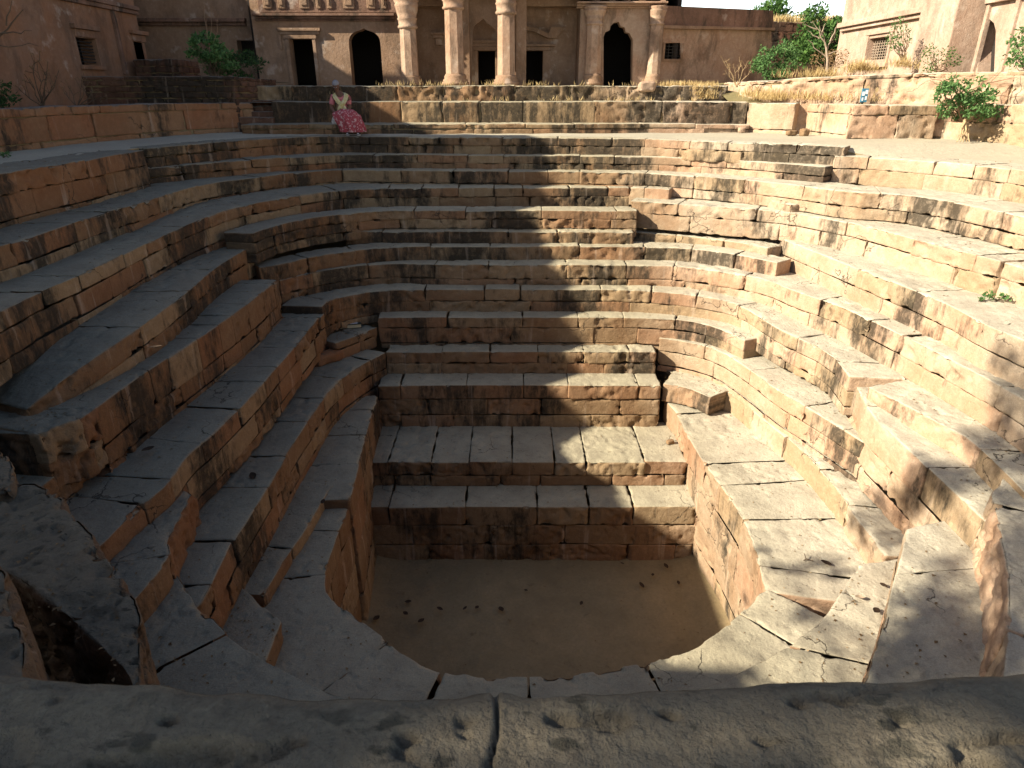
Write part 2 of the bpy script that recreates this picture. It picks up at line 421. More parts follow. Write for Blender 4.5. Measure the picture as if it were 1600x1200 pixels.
# silt floor of the pit
nx, ny = 90, 90
xs = np.linspace(-4.2, 5.2, nx); ys = np.linspace(5.2, 11.4, ny); gx, gy = np.meshgrid(xs, ys, indexing='ij')
V = np.stack([gx.ravel(), gy.ravel(), np.zeros(nx*ny)], 1)
V[:, 2] = -7.38+fbm(V+5, .8, 3)*.05+fbm(V+2, 5, 3)*.018+sst(2.6, 3.6, np.abs(V[:, 0]-.4))*.25+sst(6.9, 5.4, V[:, 1])*.2
idx = np.arange(nx*ny).reshape(nx, ny)
me = mesh_np('well_floor', V, np.stack([idx[:-1, :-1], idx[1:, :-1], idx[1:, 1:], idx[:-1, 1:]], -1).reshape(-1, 4))
tag(link('well_floor', me, 'silt'), 'brown silt floor at the bottom of the well', None, None, 'structure')

# ================================================================== STEPWELL
WELL = thing('stepwell', 'deep red sandstone stepwell with worn tiers of steps going down on all sides', 'stepwell', (0, 12, 0))
def tier(pts, z, H, depth, **kw):
    kw.setdefault('parent', WELL)
    bk = kw.pop('backpx', None); zz = kw.get('zback', None); kw.pop('zback', None)
    if bk is not None: kw['back'] = px(bk, z if zz is None else zz)
    return masonry('step_tier', px(pts, z), depth, H, **kw)
SH = 'sandstone'
# ---- back tiers
tier([(228, 231), (300, 225), (400, 217), (480, 213.5), (530, 212.5), (620, 214), (800, 215), (860, 215), (1000, 216.5), (1120, 221), (1200, 224), (1322, 229)], 0, .48, .55, stain=.68, rough=.55, courses=[.2, .28], slen=(.5, 1.6))
tier([(228, 263), (260, 260), (315, 255), (375, 250), (470, 244.5), (525, 241.5), (600, 241.5), (800, 243), (900, 243.5), (1000, 244.5), (1092, 247), (1175, 252), (1290, 261)], -.41, .42, .7, stain=.62, rough=.6, courses=[.2, .22])
# second ring runs right round: left flank, back, right flank
L2 = [(-160, 425), (-60, 400), (0, 385), (42, 373), (122, 345), (182, 327), (212, 320), (245, 308), (285, 297), (325, 287), (400, 277), (480, 268), (530, 265), (600, 266), (800, 268), (900, 268), (1000, 270), (1060, 273), (1145, 279), (1200, 284), (1245, 289), (1325, 300), (1417, 304), (1500, 318), (1600, 337), (1700, 365)]
tier(L2, -.75, .72, 1.15, stain=.45, rough=.35, courses=[.30, .24, .18], slen=(.8, 1.7))
L3 = [(-170, 575), (-80, 530), (0, 487), (52, 461), (145, 421), (227, 380), (275, 358), (322, 340), (358, 326), (400, 317), (450, 308), (500, 300), (540, 296), (600, 294), (800, 293), (985, 293)]
tier(L3, [-1.2, -1.2, -1.2, -1.2, -1.2, -1.17, -1.12, -1.08, -1.08, -1.08, -1.08, -1.08, -1.08], .78, 1.25, stain=.45, rough=.35, courses=[.22, .32, .24], slen=(.7, 1.5), mat=SH)
tier([(984, 292.5), (1046, 296)], -1.06, .45, .6, stain=.2, rough=.2, courses=[.42], wob=.01)
tier([(1046, 297), (1150, 301), (1235, 320)], -1.14, .5, .5, stain=.15, rough=.5, courses=[.2, .3])
tier([(993, 300.5), (1058, 303)], -1.26, .3, .7, stain=.25, rough=.2, courses=[.3])
tier([(396, 364), (420, 354.5), (450, 347), (500, 338), (585, 330), (620, 329), (800, 329), (996, 329.5)], -1.46, .62, .62, stain=.5, rough=.55, courses=[.2, .22, .2], mat=SH)
tier([(986, 313.5), (1010, 315), (1080, 320), (1150, 325), (1235, 331), (1292, 341), (1350, 352), (1425, 372), (1500, 392), (1562, 408)], -1.3, .64, 1.5, mat='sandstone', stain=.25, rough=.3, courses=[.27, .37])
tier([(1566, 409), (1600, 419), (1700, 452)], -1.33, .62, 1.0, mat='sandstone', stain=.45, rough=.2, courses=[.24, .38])
tier([(540, 362.5), (620, 362), (800, 362), (990, 363)], -1.90, .32, .5, stain=.65, rough=.8, courses=[.30])
tier([(993, 341.5), (1062, 346), (1112, 351), (1162, 360), (1217, 369), (1225, 374), (1320, 412), (1425, 452), (1487, 478), (1537, 507), (1600, 532), (1720, 590)], -1.88, .66, 1.9, mat='sandstone', stain=.25, rough=.35, courses=[.33, .33])
tier([(990, 363), (1062, 367), (1150, 378), (1200, 388)], -2.02, .3, .5, stain=.3, rough=.8, courses=[.3])
tier([(405, 418), (440, 413), (487, 400.5), (550, 392), (600, 387), (700, 385), (800, 385), (985, 385), (1075, 387), (1150, 397), (1215, 410)], -2.17, .40, .55, stain=.55, rough=.7, courses=[.36])
L7 = [(437, 437), (487, 425.5), (537, 418), (600, 411), (700, 414), (800, 414), (987, 414.5), (1062, 416), (1145, 427), (1203, 438), (1242, 455), (1312, 477), (1375, 507), (1437, 537), (1540, 590), (1600, 624), (1700, 690)]
tier(L7, [-2.48], .66, .95, stain=.38, rough=.4, courses=[.32, .34])
L8 = [(503, 478.5), (515, 468), (550, 460), (592, 453.5), (650, 452), (800, 452), (985, 453), (1050, 457), (1120, 466), (1160, 477), (1205, 507), (1232, 522), (1297, 551), (1328, 588)]
tier(L8, [-2.94, -2.94, -2.94, -2.94, -2.94, -3.0, -3.1, -3.1], .72, .85, stain=.35, rough=.35, courses=[.27, .28, .17])
tier([(590, 496), (700, 496), (800, 496), (985, 496), (1072, 500), (1125, 512), (1165, 530)], -3.45, .74, .7, stain=.3, rough=.3, courses=[.24, .36, .14], mat='sandstone')
# ---- left flank tiers
tier([(-160, 307), (-80, 286), (0, 271), (75, 259), (125, 252), (160, 245), (225, 234)], 0, .92, 1.0, stain=.45, rough=.3, courses=[.3, .38, .24], mat=SH)
tier([(98, 273), (150, 265), (229, 251)], -.24, .6, .55, stain=.25, rough=.2, courses=[.34, .26], mat=SH)
tier([(402, 382), (390, 386), (337, 418), (297, 453), (232, 502), (175, 540), (107, 586), (40, 640)], [-1.8, -1.8, -1.8, -1.8, -1.82, -1.88, -2.0, -2.2], .62, 1.2, stain=.45, rough=.3, courses=[.28, .34], mat=SH)
tier([(435, 436), (417, 450), (400, 466), (370, 488), (297, 537), (212, 592), (172, 622), (148, 640)], -2.3, .98, 1.1, stain=.35, rough=.3, courses=[.5, .28, .2], slen=(.45, .9), mat=SH)
tier([(150, 636), (125, 655), (84, 668), (62, 679)], -2.3, .75, 2.0, stain=.6, rough=1., courses=[.38, .37], slen=(.3, .6), mat=SH, amp=1.5)
tier([(66, 678), (0, 675), (-200, 672)], -2.31, .6, 2.2, stain=.7, rough=.2, courses=[.6], mat=SH, away=(-4, 3))
tier([(132, 706), (105, 730), (60, 765), (10, 800)], -2.85, .7, 1.5, stain=.3, rough=.2, courses=[.36, .34], mat=SH)
tier([(506, 489), (460, 542), (440, 565), (385, 629), (365, 647), (327, 685), (292, 712), (270, 748), (212, 797), (155, 857), (90, 905)], [-3.1, -3.12, -3.15, -3.15, -3.15, -3.2, -3.25, -3.25], .82, 1.35, stain=.3, rough=.3, courses=[.3, .36, .16], slen=(.5, 1.1), mat=SH)
tier([(303, 764), (285, 800), (262, 845), (266, 871), (205, 943), (150, 1000)], -3.5, .75, .9, stain=.25, rough=.2, courses=[.55, .2], mat=SH)
tier([(603, 551), (565, 570), (522, 600), (487, 650), (450, 708), (424, 752), (372, 835), (362, 852), (315, 943), (270, 1030)], [-4.09, -4.07, -4.04, -4.0, -4.0, -4.0, -4.0], 1.0, 1.25, stain=.3, rough=.3, courses=[.36, .3, .34], slen=(.6, 1.3), mat=SH)
tier([(592, 617), (577, 664), (565, 708), (557, 745), (549, 779)], -4.8, 2.6, 1.3, stain=.35, rough=.2, courses=[.42, .7, .8, .68], slen=(.8, 1.4), mat=SH, batter=.05)
tier([(523, 757), (507, 775), (477, 830), (450, 865), (413, 930)], -4.78, .5, 1.2, stain=.2, rough=.1, courses=[.5], mat=SH)
tier([(550, 783), (515, 870), (506, 905), (509, 931), (545, 956), (607, 1001)], [-4.97, -5.0, -5.0, -5.0], 2.4, 1.7, stain=.3, rough=.2, courses=[.4, .7, .7, .6], slen=(.9, 1.5), mat=SH, batter=.0)
# rubble block where the book lies, and the broken chunk under it
tier([(524, 537), (560, 524), (589, 511.5)], -3.69, .46, .5, stain=.2, rough=.2, courses=[.17, .29], slen=(.6, .8), mat=SH)
# ---- right flank tiers
tier([(1305, 244), (1347, 245), (1417, 249), (1510, 256), (1600, 266), (1700, 282)], -.2, .64, 1.1, stain=.3, rough=.4, courses=[.26, .34, .24], slen=(.6, 1.5), mat='sandstone')
tier([(1355, 604), (1424, 638), (1487, 672), (1514, 685), (1560, 728), (1620, 790)], -3.12, .55, .8, stain=.15, rough=.3, courses=[.5], mat='sandstone')
tier([(1331, 592), (1362, 650), (1405, 688), (1476, 755), (1540, 815)], [-3.25, -3.42, -3.45, -3.45], 1.2, 1.5, stain=.3, rough=.3, courses=[.5, .4, .3], mat='sandstone')
tier([(1030, 528), (1075, 534), (1124, 547), (1172, 577), (1217, 612), (1262, 637), (1326, 677), (1350, 692)], [-3.88, -3.88, -3.9, -3.9, -3.9], .80, 1.5, stain=.25, rough=.3, courses=[.3, .34, .16], smoothk=1, mat='sandstone')
tier([(603, 550), (700, 550), (800, 550), (1026, 550)], -4.09, .6, .8, stain=.3, rough=.4, courses=[.26, .27, .07], slen=(.6, 1.6))
tier([(590, 603), (700, 602), (800, 602), (1034, 603)], -4.60, 1.08, .9, stain=.35, rough=.5, courses=[.32, .38, .38], slen=(.8, 1.7))
tier([(1037, 599), (1075, 606), (1109, 621)], -4.60, .42, 1.6, stain=.3, rough=.5, courses=[.40], mat='sandstone')
tier([(1112, 616), (1137, 610), (1165, 631), (1200, 661), (1257, 708), (1292, 746), (1319, 778), (1330, 802), (1356, 834), (1380, 868)], -4.62, .78, 1.9, stain=.2, rough=.3, courses=[.5, .28], slen=(.9, 1.6), mat='sandstone')
# ---- bottom of the pit
tier([(560, 722), (700, 722), (800, 722), (1075, 722)], -5.58, .58, 1.7, stain=.25, rough=.35, courses=[.3, .26], slen=(.6, 1.3))
tier([(560, 793), (700, 792), (800, 792), (1092, 792)], -6.13, 1.35, .95, stain=.25, rough=.35, courses=[.42, .46, .47], slen=(.8, 1.5))
CW = [(1037, 624), (1060, 650), (1075, 682), (1097, 721), (1139, 777), (1180, 849), (1195, 924)]
tier(CW, -5.05, 2.45, 1.6, mat='sandstone', stain=.15, rough=.25, courses=[.55, .7, .6, .6], slen=(.7, 1.3), batter=-.1)
# ---- near side rim and slabs
tier([(1197, 918), (1150, 965), (1105, 1001), (1050, 1027), (945, 1046), (862, 1056), (770, 1056), (692, 1047), (640, 1025), (606, 1000)], -5.0, 2.3, 1.9, stain=.2, rough=.25, courses=[.32, .7, .7, .6], slen=(.5, 1.6), batter=.1)
tier([(1342, 882), (1310, 930), (1287, 967), (1250, 995), (1200, 1026), (1120, 1070), (1000, 1110)], -4.58, .6, 1.5, backpx=[(1425, 868), (1440, 930), (1420, 1000), (1400, 1060), (1300, 1120), (1150, 1180)], stain=.2, rough=.2, slen=(1.6, 2.6), mat='sandstone', amp=1.2)
tier([(1415, 824), (1412, 850), (1397, 905), (1380, 975), (1355, 1046), (1330, 1110)], -3.9, .8, 1.6, backpx=[(1545, 800), (1580, 850), (1610, 930), (1610, 1000), (1600, 1110)], stain=.2, rough=.3, slen=(1.4, 2.2), mat='sandstone', amp=.9)
tier([(1760, 480), (1680, 580), (1600, 700), (1560, 765), (1549, 785), (1560, 822), (1575, 885), (1581, 940), (1568, 1045), (1560, 1120)], -3.2, 1.3, 2.2, stain=.2, rough=.2, courses=[1.3], slen=(2, 3), mat='sandstone', amp=1.5, batter=.08)
tier([(360, 891), (375, 915), (408, 944), (440, 971)], -4.72, .3, 1.0, backpx=[(300, 915), (300, 990), (340, 1060), (416, 1032)], stain=.2, rough=.1, courses=[.3], mat='sandstone', slen=(2, 3))
tier([(240, 862), (267, 880), (287, 920), (315, 952), (375, 1010), (400, 1022), (470, 1061), (560, 1100)], -3.85, 1., 1.0, backpx=[(200, 900), (200, 960), (200, 1060), (280, 1120), (380, 1180)], stain=.2, rough=.1, slen=(1.8, 2.4), mat='sandstone')
# big rough wall end, near left
tier([(-60, 748), (0, 754), (75, 757), (105, 800), (165, 868), (215, 946), (216, 1040), (216, 1120)], -2.1, 2.2, 1.0, backpx=[(-200, 800), (-120, 850), (0, 892), (35, 905), (100, 960), (188, 1036), (216, 1060)], zback=-2.1, bface=True, stain=.3, rough=.3, courses=[2.2], slen=(5, 6), mat='boulder', amp=2.4)
tier([(-60, 700), (-10, 700), (14, 716), (22, 735), (20, 760)], -2.0, .9, .8, stain=.3, rough=1, courses=[.9], slen=(2, 3), mat='boulder', amp=1.6)
tier([(-60, 830), (0, 880), (20, 930), (36, 985), (48, 1040), (52, 1090)], -1.5, 2.5, .8, stain=.3, rough=.4, courses=[1.3, 1.2], slen=(2, 3), mat='boulder', amp=1.6)

# near retaining wall under the foreground parapet, and the parapet
tier_pts = [(-9, 2.6, -.1), (-6.2, 1.5, -.1), (-3, 1.05, -.1), (0, .95, -.1), (3, 1.15, -.1), (6, 2.3, -.1), (8.6, 4.8, -.1)]
masonry('retaining_wall_face', np.array(tier_pts), .5, 5.2, parent=WELL, mat='boulder', courses=[.7]*6+[1.], slen=(1., 2.), away=(0, 8), res=2.)
PAR = thing('parapet_wall', 'broad weathered stone parapet across the very bottom of the view, pitted and in dappled shade', 'parapet wall', (0, .5, 0))
fp = [(-500, 990), (-200, 1012), (0, 1028), (90, 1038), (170, 1046), (240, 1043), (320, 1062), (400, 1060), (480, 1073), (560, 1066), (640, 1071), (720, 1062), (790, 1055), (822, 1065), (880, 1060), (960, 1064), (1050, 1056), (1130, 1058), (1220, 1046), (1330, 1046), (1450, 1038), (1600, 1030), (1800, 1010), (2100, 985)]
masonry('coping_stone', px(fp, .25), .75, .5, parent=PAR, mat='boulder', courses=[.5], slen=(3, 4), away=(0, 8), amp=.8, edge=.12, pitted=2.2, rad=.035, rough=0, joints={0: [.93]}, gap=.002, res=.55, crack=[.498, .16], seed=5)

# ================================================================== WALLS ROUND THE WALKWAY
def wall_thing(name, label, cat, front, depth, H, group=None, **kw):
    t = thing(name, label, cat, tuple(np.mean(np.array(front), 0)[:2])+(0,), group)
    kw.setdefault('parent', t)
    masonry(kw.pop('part', 'stone_course'), np.array(front, float), depth, H, **kw)
    P = resample(smooth_line(np.array(front, float), kw.get('smoothk', 1)), 40)[0]; T = np.gradient(P[:, :2], axis=0); T /= np.linalg.norm(T, axis=1)[:, None]
    Q = np.stack([-T[:, 1], T[:, 0]], 1); Q *= np.sign(np.dot(Q[20], P[20, :2]-CENTRE)); i0, i1 = P[:, :2]+Q*.07, P[:, :2]+Q*(depth-.02)
    for A_ in (i0, i1): A_[0] += T[0]*.08; A_[-1] -= T[-1]*.08
    V = []
    for k in range(40): V += [(*i0[k], P[k, 2]-.035), (*i1[k], P[k, 2]-.035), (*i1[k], P[k, 2]-H), (*i0[k], P[k, 2]-H)]
    F = [(k*4+j, k*4+(j+1) % 4, k*4+4+(j+1) % 4, k*4+4+j) for k in range(39) for j in range(4)]+[(3, 2, 1, 0), (156, 157, 158, 159)]
    me = bpy.data.meshes.new('mortar_core'); me.from_pydata(V, [], F); me.update(); link('mortar_core', me, 'silt', t)
    return t
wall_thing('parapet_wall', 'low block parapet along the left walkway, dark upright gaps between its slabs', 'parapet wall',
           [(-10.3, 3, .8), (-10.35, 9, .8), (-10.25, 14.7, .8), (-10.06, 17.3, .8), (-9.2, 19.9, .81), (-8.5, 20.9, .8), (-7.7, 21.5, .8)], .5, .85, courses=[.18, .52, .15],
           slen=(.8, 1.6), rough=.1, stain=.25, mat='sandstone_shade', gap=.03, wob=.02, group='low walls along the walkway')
wall_thing('step_bench', 'long low stone ledge at the back of the walkway that the person sits on', 'stone ledge',
           [(-7.8, 20.45, .25), (-3.64, 20.25, .25), (0, 20.5, .25), (5.72, 20.95, .24), (7.0, 20.95, .23)], 1.0, .3, courses=[.13, .17], slen=(1.4, 2.6), rough=.3, stain=.5, wob=.015)
wall_thing('platform_wall', 'long wall of big reddish slabs with black stains behind the stone ledge', 'platform wall',
           [(-7.1, 21.3, .83), (0, 21.3, .83), (3, 21.3, .83), (6.93, 21.2, .82)], 1.3, .85, courses=[.85], slen=(1.1, 2.3), rough=.5, stain=.72, gap=.012, wob=.01)
wall_thing('terrace_wall', 'low mossy crumbling wall with dry grass on top in front of the arcade building', 'terrace wall',
           [(-8.2, 22.4, 1.25), (-3, 22.4, 1.25), (2, 22.4, 1.25), (6.6, 22.3, 1.24)], 1.6, .5, courses=[.5], slen=(1.2, 2.6), rough=1, stain=.8, amp=1.7)
t = thing('stone_stairs', 'small dark flight of stairs at the left end of the stone ledge', 'stairs', (-7.8, 21, 0))
for k in range(4):
    masonry('stair_step', [(-8.1, 21.2+k*.25, .25+.15*(k+1)), (-7.05, 21.2+k*.25, .25+.15*(k+1))], .6, .3, parent=t, courses=[.3], slen=(1, 2), stain=.6, mat='dark_brick')
wall_thing('planter_wall', 'dark brick planter wall under the bushes at the left', 'planter wall',
           [(-13.0, 21.3, 1.5), (-8.05, 21.2, 1.5), (-7.62, 23.6, 1.45)], .6, 1.5, courses=[.1, .16, .16, .16, .2, .2, .26, .26], slen=(.3, .8), stain=.7, rough=.3, mat='dark_brick', smoothk=0)
wall_thing('brick_block', 'dark square brick block in the shady corner by the left building', 'brick block',
           [(-12.3, 24, 2.05), (-10.8, 24, 2.05), (-10.8, 25.5, 2.05)], .6, 1.6, courses=[.2]*8, slen=(.3, .7), stain=.6, rough=.3, mat='dark_brick', smoothk=0)
GW = 'low walls along the walkway'
wall_thing('parapet_block', 'sunlit parapet block right at the end of the stained platform wall', 'parapet block', [(6.95, 21.2, .8), (7.4, 20.6, .8), (7.95, 20.2, .79)], .5, .85, courses=[.7, .15], slen=(1.5, 3), stain=.1, rough=.15, group=GW, smoothk=0)
wall_thing('parapet_block', 'sunlit parapet block with a recessed panel, running towards the wide brown block', 'parapet block', [(8.35, 20.7, .79), (8.62, 18.35, .8)], .5, .95, courses=[.22, .5, .23], slen=(.9, 1.4), stain=.1, rough=.1, group=GW, cape=(1, 1))
wall_thing('parapet_block', 'wide brown parapet block facing the well, half in shadow, left of the potted bush', 'parapet block', [(8.64, 18.3, .8), (10.84, 18.25, .79)], .6, 1.05, courses=[.24, .58, .23], slen=(1.0, 1.5), stain=.2, rough=.6, group=GW)
wall_thing('rubble_wall', 'pitted pink plastered wall behind the bush at the right edge', 'rubble wall', [(10.84, 19.4, .8), (11.1, 18.4, .8), (11.5, 16.9, .82), (12.0, 15.8, .84), (13.5, 13, .9)], .6, 1.15, courses=[.4, .75], slen=(1.5, 2.5), stain=.2, rough=1, amp=1.7, gap=.003)
ra = aty(1170, 128, 21.4); rb = aty(1370, 115, 19.5); rc = aty(1600, 112, 17.5)
wall_thing('retaining_wall', 'pitted retaining wall with a thin coping under the sunlit tower on the right', 'retaining wall',
           [tuple(ra+[-.0, 2.5, 0]), tuple(ra), tuple(rb), tuple(rc), (15.5, 15.5, rc[2])], .6, 1.5, courses=[.09, 1.4], slen=(2, 3), stain=.12, rough=1, amp=1.5, gap=.002, smoothk=1)
def sheet(name, pts, mat, label):
    me = bpy.data.meshes.new(name); me.from_pydata([tuple(p) for p in pts], [], [tuple(range(len(pts)))]); me.update()
    return tag(link(name, me, mat), label, None, None, 'structure')
sheet('upper_ground', [ra+[.2, .3, -.05], rb+[.1, .4, -.05], rc+[.1, .5, -.05], (16, 16, rc[2]-.05), (30, 16, 1.5), (40, 70, 1.5), (8, 70, 1.4), (6.2, 30, 1.3)], 'grassland', 'dry ground behind the retaining wall on the right')
sheet('terrace_ground', [(-14, 22.6, 1.215), (6.6, 22.5, 1.215), (8, 30.5, 1.215), (-14, 30.5, 1.215)], 'dust_ground', 'dusty terrace in front of the arcade building')
sheet('platform_ground', [(-8, 21.5, .80), (7, 21.4, .80), (6.8, 22.7, .80), (-8, 22.7, .80)], 'dust_ground', 'narrow ledge on the platform wall')
sheet('grass_bank', [(6.5, 21.5, .78), (11.5, 18.6, .9), (11.3, 19.9, 1.0), (7.5, 21.6, .95), (6.4, 23, 1.2)], 'grassland', 'dry grass bank behind the right parapet')
sheet('planter_soil', [(-13, 21.6, 1.42), (-8, 21.5, 1.42), (-7.7, 23.6, 1.38), (-8, 27, 1.38), (-13, 27, 1.42)], 'silt', 'dark soil of the planter')

# ================================================================== BUILDINGS
def panel(name, outline, holes, thick, mat, parent, frame):
    """flat wall with openings. frame: function (a, z, depth) -> world"""
    polys = [[Vector((a, z, 0)) for a, z in outline]]+[[Vector((a, z, 0)) for a, z in h] for h in holes]
    tris = tessellate_polygon(polys)
    flat = [p for q in polys for p in q]; n = len(flat)
    V = [frame(p[0], p[1], 0) for p in flat]+[frame(p[0], p[1], thick) for p in flat]
    F = [tuple(t) for t in tris]+[tuple(n+i for i in reversed(t)) for t in tris]
    k = 0
    for q in polys:
        m = len(q)
        for i in range(m): F.append((k+i, k+(i+1) % m, n+k+(i+1) % m, n+k+i))
        k += m
    me = bpy.data.meshes.new(name); me.from_pydata([tuple(v) for v in V], [], F)
    bm = bmesh.new(); bm.from_mesh(me); bmesh.ops.recalc_face_normals(bm, faces=bm.faces); bm.to_mesh(me); bm.free()
    return link(name, me, mat, parent)
def boxes(name, bs, mat, parent=None, bev=.015, frame=None):
    bm = bmesh.new()
    for x0, x1, y0, y1, z0, z1 in bs:
        r = bmesh.ops.create_cube(bm, size=1)
        for v in r['verts']:
            v.co = Vector(((x0+x1)/2+v.co.x*(x1-x0), (y0+y1)/2+v.co.y*(y1-y0), (z0+z1)/2+v.co.z*(z1-z0)))
    if bev: bmesh.ops.bevel(bm, geom=bm.edges[:], offset=bev, segments=2, profile=.6, affect='EDGES')
    if frame:
        for v in bm.verts: v.co = Vector(frame(v.co.x, v.co.z, v.co.y))
        bmesh.ops.recalc_face_normals(bm, faces=bm.faces)
    me = bpy.data.meshes.new(name); bm.to_mesh(me); bm.free()
    return link(name, me, mat, parent)
def lathe(name, prof, sides, loc, mat, parent, rot=0., smooth=True):
    V = []; F = []
    for r, z in prof:
        for i in range(sides):
            a = rot+2*math.pi*i/sides; V.append((loc[0]+r*math.cos(a), loc[1]+r*math.sin(a), loc[2]+z))
    for k in range(len(prof)-1):
        for i in range(sides):
            j = (i+1) % sides; F.append((k*sides+i, k*sides+j, (k+1)*sides+j, (k+1)*sides+i))
    F.append(tuple(range(sides-1, -1, -1))); F.append(tuple((len(prof)-1)*sides+i for i in range(sides)))
    me = bpy.data.meshes.new(name); me.from_pydata(V, [], F); me.update()
    return link(name, me, mat, parent, smooth=smooth)
def arch(x0, x1, z0, zs, za, cusps=0, n=7):
    """opening outline: jambs to the spring zs, pointed (or cusped) head to the apex za"""
    xc = (x0+x1)/2; hw = (x1-x0)/2; L = []
    for i in range(n*2+1):
        t = i/(2*n)*math.pi  # right to left
        x = math.cos(t); h = math.sin(t)**.8
        bump_ = (1-.13*abs(math.sin(t*cusps))) if cusps else 1
        z = zs+(za-zs)*(h*.88+.12*max(0, 1-abs(x)/.22))*bump_
        L.append((xc+hw*x*(bump_ if cusps else 1), z))
    return [(x0, z0), (x1, z0)]+[p for p in L]
YF = 28.
ARC = thing('arcade_building', 'pink sandstone arcade building with carved columns, arches and dark doorways across the back', 'building', (0, YF, 1.2))
def fr(Y): return lambda a, z, d: (a, Y+d, z)
def PX(u, v, Y=YF): p = aty(u, v, Y); return (float(p[0]), float(p[2]))
def rect(u0, u1, v0, v1, Y=YF):
    xa = PX((u0+u1)/2-(u1-u0)/2, (v0+v1)/2, Y)[0]; xb = PX(u1, (v0+v1)/2, Y)[0]
    za = PX(u0, v1, Y)[1]; zb = PX(u0, v0, Y)[1]
    return xa, xb, za, zb
def rpoly(r): return [(r[0], r[2]), (r[1], r[2]), (r[1], r[3]), (r[0], r[3])]
zg = 1.15; ztop = 6.2
# left wing, door and pointed arch
xl, xr = PX(400, 80)[0], PX(640, 80)[0]
d1 = rect(456, 492, 61, 134); a1x = (PX(547, 90)[0], PX(596, 90)[0])
A1 = arch(a1x[0], a1x[1], PX(570, 134)[1], PX(570, 68)[1], PX(570, 44)[1])
panel('wall', [(xl, zg-.3), (xr, zg-.3), (xr, 5.2), (xl, 5.2)], [rpoly(d1), A1], .5, 'plaster', ARC, fr(YF))
def cornice(name, u0, u1, v0, v1, Y, proj, mat='dark_moulding'):
    r = rect(u0, u1, v0, v1, Y); h = r[3]-r[2]
    return boxes(name, [(r[0], r[1], Y-proj, Y+.1, r[3]-h*.35, r[3]), (r[0]+.01, r[1]-.01, Y-proj*.6, Y+.09, r[2]+h*.28, r[3]-h*.36), (r[0]+.02, r[1]-.02, Y-proj*.3, Y+.08, r[2], r[2]+h*.27)], mat, ARC, .02)
cornice('cornice', 398, 618, 22, 33, YF, .28)
r = rect(398, 618, -30, 20, YF)
boxes('frieze', [(r[0]+.1, r[1], YF-.06, YF+.05, r[2], r[3])], 'dark_moulding', ARC, .01)
for k, (u, wd) in enumerate([(418, 14), (440, 12), (476, 16), (498, 8), (515, 8), (545, 18), (580, 14), (600, 8)]):
    q = rect(u-wd/2, u+wd/2, -8, 14, YF); zc = (q[2]+q[3])/2
    boxes('carved_panel', [(q[0], q[1], YF-.10, YF-.055, q[2], q[3]), (q[0]+.07, q[1]-.07, YF-.14, YF-.095, q[2]+.1, q[3]-.08)], 'plaster', ARC, .03)
def door(r, Y, depth=1.2, lintel=True, jw=.13, mat='plaster', parent=ARC, frame=None):
    f = boxes('doorway', [(r[0]-jw, r[0]-.003, -.07, .35, r[2], r[3]), (r[1]+.003, r[1]+jw, -.07, .35, r[2], r[3]), (r[0]-jw-.04, r[1]+jw+.04, -.09, .35, r[3]+.003, r[3]+.14)], mat, parent, .015, frame or (lambda a, z, d: (a, Y+d, z)))
    if lintel: boxes('lintel', [(r[0]-.36, r[1]+.36, -.16, .04, r[3]+.26, r[3]+.36), (r[0]-.3, r[1]+.3, -.10, .03, r[3]+.145, r[3]+.255), (r[0]-.36, r[0]-.27, -.1, .03, r[3]-.35, r[3]+.14)], mat, parent, .015, frame or (lambda a, z, d: (a, Y+d, z)))
    return f
door(d1, YF)
m = 10
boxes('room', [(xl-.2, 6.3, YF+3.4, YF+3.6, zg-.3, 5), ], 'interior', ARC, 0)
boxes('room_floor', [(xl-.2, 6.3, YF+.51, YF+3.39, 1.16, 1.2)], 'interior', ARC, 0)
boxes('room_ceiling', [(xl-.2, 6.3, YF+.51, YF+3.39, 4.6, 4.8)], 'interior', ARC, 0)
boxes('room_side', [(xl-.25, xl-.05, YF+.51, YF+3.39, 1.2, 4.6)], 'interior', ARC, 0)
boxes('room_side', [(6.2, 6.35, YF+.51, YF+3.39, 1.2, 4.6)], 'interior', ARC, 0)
# recessed middle wall behind the portico
d2 = rect(747, 774, 79, 134, 29.0); d3 = rect(818, 848, 79, 134, 29.0)
xm0, xm1 = PX(636, 80, 29)[0], PX(912, 80, 29)[0]
panel('wall', [(xm0, zg-.3), (xm1, zg-.3), (xm1, 5.2), (xm0, 5.2)], [rpoly(d2), rpoly(d3)], .4, 'plaster', ARC, fr(29.))
door(d2, 29, lintel=True); door(d3, 29, lintel=False, jw=.3)
q = PX(848, 60, 29)
boxes('pediment', [(q[0]-1.0, q[0]+.5, 28.8, 29.02, q[1]-.28, q[1]-.2)], 'plaster', ARC, .015)
mb = bpy.data.meshes.new('pediment')
pxs = [PX(u, v, 29) for u, v in [(812, 62), (812, 46), (830, 48), (862, 61), (868, 62), (882, 43), (858, 43), (854, 56), (830, 44), (812, 40)]]
panel('pediment', [PX(u, v, 29) for u, v in [(812, 46), (834, 50), (856, 60), (868, 60), (882, 43), (860, 43), (857, 53), (834, 43), (812, 39)]], [], .22, 'plaster', ARC, fr(28.79))
for u in (686, ): 
    q = PX(u, 57, 29); boxes('bracket', [(q[0]-.3, q[0]+.25, 28.75, 29.02, q[1]+.05, q[1]+.13), (q[0]-.22, q[0]+.2, 28.82, 29.02, q[1]-.06, q[1]+.045), (q[0]-.12, q[0]+.15, 28.88, 29.02, q[1]-.3, q[1]-.065)], 'plaster_pink', ARC, .02)
